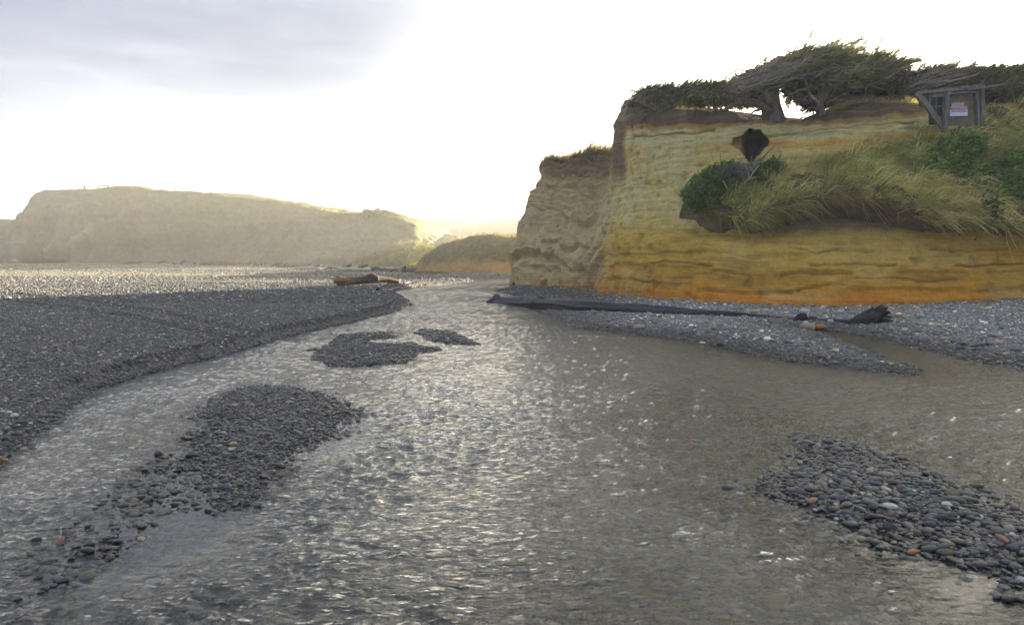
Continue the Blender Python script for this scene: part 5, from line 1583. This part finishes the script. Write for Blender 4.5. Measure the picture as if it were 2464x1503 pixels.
def stones(name, label, x, y, h, s, r, sink=0.35, pale=None, wet=None, blend=0.0):
    n = len(x)
    if wet is None:
        wet = 1 - sst(h, 0.0, 0.06)
    if pale is None:
        pale = sst(x - 0.22 * (y - 20), 0.5, 3.5) * sst(h, 0.035, 0.13) * sst(y, 8, 12)
    size = np.stack([s * (0.9 + 0.3 * r.random(n)), s * (0.85 + 0.3 * r.random(n)), s * (0.8 + 0.4 * r.random(n))], 1)
    pts = np.stack([x, y, h + s * 0.42 * (1 - 2 * sink) + 0.3 * s * r.random(n)], 1)
    c = stone_colors(n, wet, pale, r)
    c = c * (1 - blend) + np.array([0.095, 0.09, 0.07]) * blend
    rough = 0.72 - 0.45 * wet
    return scatter(name, label, pts, size, r.random(n) * 6.283, r.normal(size=(n, 2)) * 0.22, c, rough)

full = lambda x, y, h: np.ones_like(x)
NOTLAND = lambda x, y, h: np.where((h > 0.5), 0.0, 1.0)
def land(x, y, h):
    fd = np.full(np.shape(x), 99.0)
    nr = (x > -2) & (x < 22) & (y > 15) & (y < 42)
    fd[nr] = linedist(gp_foot, x[nr], y[nr])
    return np.where((h > -0.01) & (h < 0.55), 1.0, 0.0) * (0.12 + 0.88 * sst(fd + 0.7 * fbm(x * 1.3, y * 1.3, oct=3, seed=33), 0.3, 0.9))
# near stones (to 10 m): banks and bars; the right-hand bar is coarser
def small_left(s, x): return s * np.where(x > 1.2, 1.0, 0.78)
x, y, h, s, r = lay(150000, 2.6, 10.0, 0.80, lambda x, y, h: np.where(h > -0.004, 1.0, np.where(h > -0.03, 0.22, 0.0)), 0.009, 0.026, 31)
stones('near_gravel', 'rounded pebbles covering the near banks and bars', x, y, h, small_left(s, x), r)
x, y, h, s, r = lay(15000, 2.6, 10.0, 0.80, lambda x, y, h: np.where(h > -0.004, np.where(x > 1.2, 1.0, 0.45), np.where(h > -0.03, 0.3, 0.0)), 0.022, 0.052, 32)
stones('near_cobbles', 'larger rounded cobbles strewn over the near banks and bars', x, y, h, small_left(s, x), r)
# under water, seen through the near shallows
x, y, h, s, r = lay(46000, 2.4, 8.5, 0.80, lambda x, y, h: np.where((h <= -0.01), 1.0, 0.0), 0.011, 0.042, 33, expo=3)
stones('stream_bed_pebbles', 'wet pebbles lying under the shallow stream', x, y, h, s, r, sink=0.55, wet=np.full(len(x), 0.25), pale=np.full(len(x), 0.25), blend=0.55)
# middle distance
x, y, h, s, r = lay(190000, 10.0, 22.0, 0.74, land, 0.012, 0.032, 34)
stones('bank_shingle', 'dark shingle of the left bank and right beach', x, y, h, s, r)
x, y, h, s, r = lay(9000, 10.0, 24.0, 0.74, lambda x, y, h: np.where((h > 0.04) & (h < 0.5) & (x > 2), 1.0, np.where(h > 0.0, 0.06, 0)), 0.03, 0.075, 35)
stones('beach_cobbles', 'pale and dark cobbles scattered over the beach', x, y, h, s, r)
x, y, h, s, r = lay(45000, 36.0, 70.0, 0.70, lambda x, y, h: land(x, y, h) * np.where(fbm(x * 0.035 + 4, y * 0.19 + 0.02 * x, oct=4, seed=5) > 0.05, 0.25, 0.9) * (x < 4), 0.03, 0.085, 37)
stones('sunlit_shingle', 'pale sunlit stones on the far beach', x, y, h, s, r, pale=np.full(len(x), 0.45), blend=0.35)
x, y, h, s, r = lay(60000, 22.0, 36.0, 0.70, lambda x, y, h: land(x, y, h) * 0.8, 0.022, 0.055, 36)
stones('far_shingle', 'coarse shingle on the distant beach', x, y, h, s, r)

# single cobbles
COB = {'slate': (0.07, 0.08, 0.105), 'dark': (0.035, 0.038, 0.045), 'green': (0.075, 0.10, 0.085), 'brown': (0.11, 0.085, 0.06), 'tan': (0.36, 0.29, 0.18), 'white': (0.50, 0.49, 0.45), 'orange': (0.36, 0.17, 0.06), 'ochre': (0.30, 0.23, 0.07)}
def cob_mat(c, wet):
    m = M('cobble_' + c + ('_wet' if wet else ''))
    v = m.pos((14, 14, 14))
    n1 = m.noise(v, 1.2, 4)
    col = m.mix(1.0, tuple(np.array(COB[c]) * (0.75 if wet else 1.0)), m.ramp(n1, [(0.25, 0.65), (0.75, 1.4)]), 'MULTIPLY')
    m.pbr(col, 0.3 if wet else 0.7, m.bump(m.noise(v, 3.0, 3), 0.25, 0.02))
    return m.m
COBM = {}
def cobble(px, py, wpx, c, label, group=None, wet=True, sink=0.15, k=None, flat=1.0, rot=None):
    p = gz(px, py, 0.0)
    if -0.05 < p[2] < -0.012 and sink < 0.3 and 'under water' not in label and 'shallows' not in label:
        p[2] = -0.012
    rad = wpx / FOC * p[1] * 0.5
    key = (c, wet, int(rng.integers(4)) if k is None else k)
    if key not in COBM:
        COBM[key] = pebble_mesh('cobble_mesh', 70 + key[2], 3, None)
        COBM[key].materials.append(cob_mat(c, wet))
    o = link('cobble', COBM[key])
    o.location = (float(p[0]), float(p[1]), float(p[2] + rad * 0.42 * (1 - 2 * sink) + 0.006))
    o.scale = (rad, rad * 0.95, rad * flat)
    o.rotation_euler = (rng.normal() * 0.1, rng.normal() * 0.1, rng.normal() * 0.5 if rot is None else rot)
    return tag(o, label, 'cobble', group)
one = [(1945, 788, 38, 'tan', 'big tan boulder at the head of the side channel', False), (1975, 793, 34, 'orange', 'flat orange rock touching the big tan boulder', False),
       (1815, 753, 24, 'tan', 'pale tan cobble on shingle left of the root stump', False), (1844, 749, 15, 'white', 'small whitish cobble right of the pale tan one', False),
       (1790, 766, 20, 'tan', 'tan cobble beside the thin half-buried pole', False), (1938, 753, 26, 'white', 'whitish blue cobble behind the half-buried pole', False),
       (1955, 768, 26, 'brown', 'flat brown cobble lying behind the black knob', False), (2162, 764, 22, 'orange', 'orange cobble lying right of the root stump', False),
       (1536, 791, 28, 'tan', 'oval tan cobble on the tip of the log bar', False), (1690, 828, 18, 'white', 'small cream stone at the bar waterline', False),
       (1735, 832, 24, 'dark', 'dark flat stone at the waterline by the cream one', True), (1350, 727, 14, 'orange', 'rusty stone behind the waterlogged trunk', False),
       (1668, 1074, 24, 'orange', 'orange stone breaking the shallow riffle', True), (1790, 990, 14, 'brown', 'small brown stone in midstream above the riffle', True),
       (2195, 1334, 30, 'orange', 'orange brown cobble at the water edge of the near right bar', True), (1862, 1454, 78, 'ochre', 'large ochre boulder under water at bottom right', True),
       (1085, 1370, 34, 'green', 'pale green cobble under water at bottom centre', True), (538, 1402, 24, 'white', 'cream cobble in clear shallows at lower left', True),
       (528, 1450, 28, 'tan', 'light tan cobble below the cream one in the shallows', True), (325, 1082, 34, 'ochre', 'yellowish rock awash in the left channel', True),
       (80, 1165, 44, 'ochre', 'big yellow-brown rock awash at the left channel bend', True), (480, 922, 24, 'brown', 'brown rock awash in the narrow left channel', True),
       (382, 1100, 32, 'dark', 'dark block at the top of the scattered stone trail', True), (462, 1100, 34, 'dark', 'dark oval stone left of the main bar tail', True),
       (562, 1072, 22, 'tan', 'peach cobble on the main gravel bar', False), (556, 1084, 16, 'white', 'pink white pebble below the peach cobble', False), (640, 915, 20, 'dark', 'lone dark stone upstream of the main bar', True),
       (35, 1004, 26, 'white', 'white cobble on the left bank edge', False), (12, 1110, 20, 'orange', 'orange stone at the left bank corner', False), (90, 1307, 26, 'dark', 'dark lone cobble at the left of the stone trail', True),
       (210, 1330, 36, 'dark', 'biggest dark cobble of the stone trail', True), (845, 842, 14, 'slate', 'round grey cobble on the middle bar', False)]
for px, py, w, c, lab, wet in one:
    cobble(px, py, w, c, lab, None, wet)
def field(poly, n, wlo, whi, where, group, cols, seed, wet=True):
    r = np.random.default_rng(seed)
    pl = np.array(poly, float)
    lo, hi = pl.min(0), pl.max(0)
    names = {'slate': 'blue-grey', 'dark': 'blackish', 'green': 'greenish grey', 'brown': 'brown', 'tan': 'tan', 'white': 'whitish'}
    got = 0
    while got < n:
        q = lo + r.random(2) * (hi - lo)
        if not in_poly(poly, np.array([q[0]]), np.array([q[1]]))[0]:
            continue
        c = cols[int(r.integers(len(cols)))]
        w = wlo + (whi - wlo) * r.random() ** 2
        w *= 0.6 + 0.4 * (q[1] - lo[1]) / (hi[1] - lo[1])
        cobble(q[0], q[1], w, c, 'smooth %s cobble among the %s' % (names[c], where), group + ', ' + names[c], wet, k=int(r.integers(4)))
        got += 1
MIXC = ['slate', 'slate', 'dark', 'dark', 'green', 'green', 'brown', 'tan', 'white']
field([(1850, 1172), (1945, 1110), (1990, 1070), (2150, 1120), (2300, 1180), (2464, 1245), (2464, 1390), (2310, 1355), (2190, 1320), (2010, 1235)], 95, 22, 46, 'stones of the near right bar', 'cobbles of the near right bar', ['slate', 'slate', 'slate', 'dark', 'dark', 'dark', 'green', 'green', 'brown'], 1, False)
field([(395, 1090), (470, 1100), (540, 1190), (400, 1225), (340, 1290), (230, 1370), (90, 1440), (40, 1430), (130, 1290), (250, 1195), (320, 1130)], 80, 16, 34, 'trail of wet stones at lower left', 'cobbles of the wet stone trail', ['dark', 'dark', 'dark', 'slate', 'green', 'brown'], 2)
field([(505, 1010), (560, 945), (680, 935), (800, 985), (720, 1060), (640, 1120), (560, 1200), (500, 1120)], 40, 12, 24, 'pebbles of the main bar', 'cobbles of the main bar', ['slate', 'dark', 'green', 'brown', 'tan'], 3, False)
field([(0, 960), (140, 940), (200, 930), (120, 1010), (40, 1070), (0, 1095)], 35, 12, 24, 'stones of the left bank edge', 'cobbles of the left bank edge', MIXC, 4, False)
field([(2380, 1400), (2464, 1380), (2464, 1470), (2350, 1440)], 8, 30, 46, 'stones off the lower end of the right bar', 'cobbles off the right bar end', ['dark', 'slate'], 5)

# ------------------------------------------------------------------ sea haze hanging over the beach
def haze_box():
    x0, x1, y0, y1, z0, z1 = -440, 440, -16, 440, -1.6, 15.0
    V = [(x0, y0, z0), (x1, y0, z0), (x1, y1, z0), (x0, y1, z0), (x0, y0, z1), (x1, y0, z1), (x1, y1, z1), (x0, y1, z1)]
    F = [(3, 2, 1, 0), (4, 5, 6, 7), (0, 1, 5, 4), (1, 2, 6, 5), (2, 3, 7, 6), (3, 0, 4, 7)]
    me = bpy.data.meshes.new('haze')
    me.from_pydata(V, [], F)
    m = bpy.data.materials.new('sea_haze')
    m.use_nodes = True
    t = m.node_tree
    t.nodes.clear()
    o_ = t.nodes.new('ShaderNodeOutputMaterial')
    v = t.nodes.new('ShaderNodeVolumePrincipled')
    v.inputs['Color'].default_value = (0.97, 0.96, 0.92, 1)
    v.inputs['Density'].default_value = 0.0023
    v.inputs['Anisotropy'].default_value = 0.35
    t.links.new(v.outputs[0], o_.inputs['Volume'])
    me.materials.append(m)
    tag(link('haze', me), 'pale sea haze over the whole beach', kind='stuff')
haze_box()
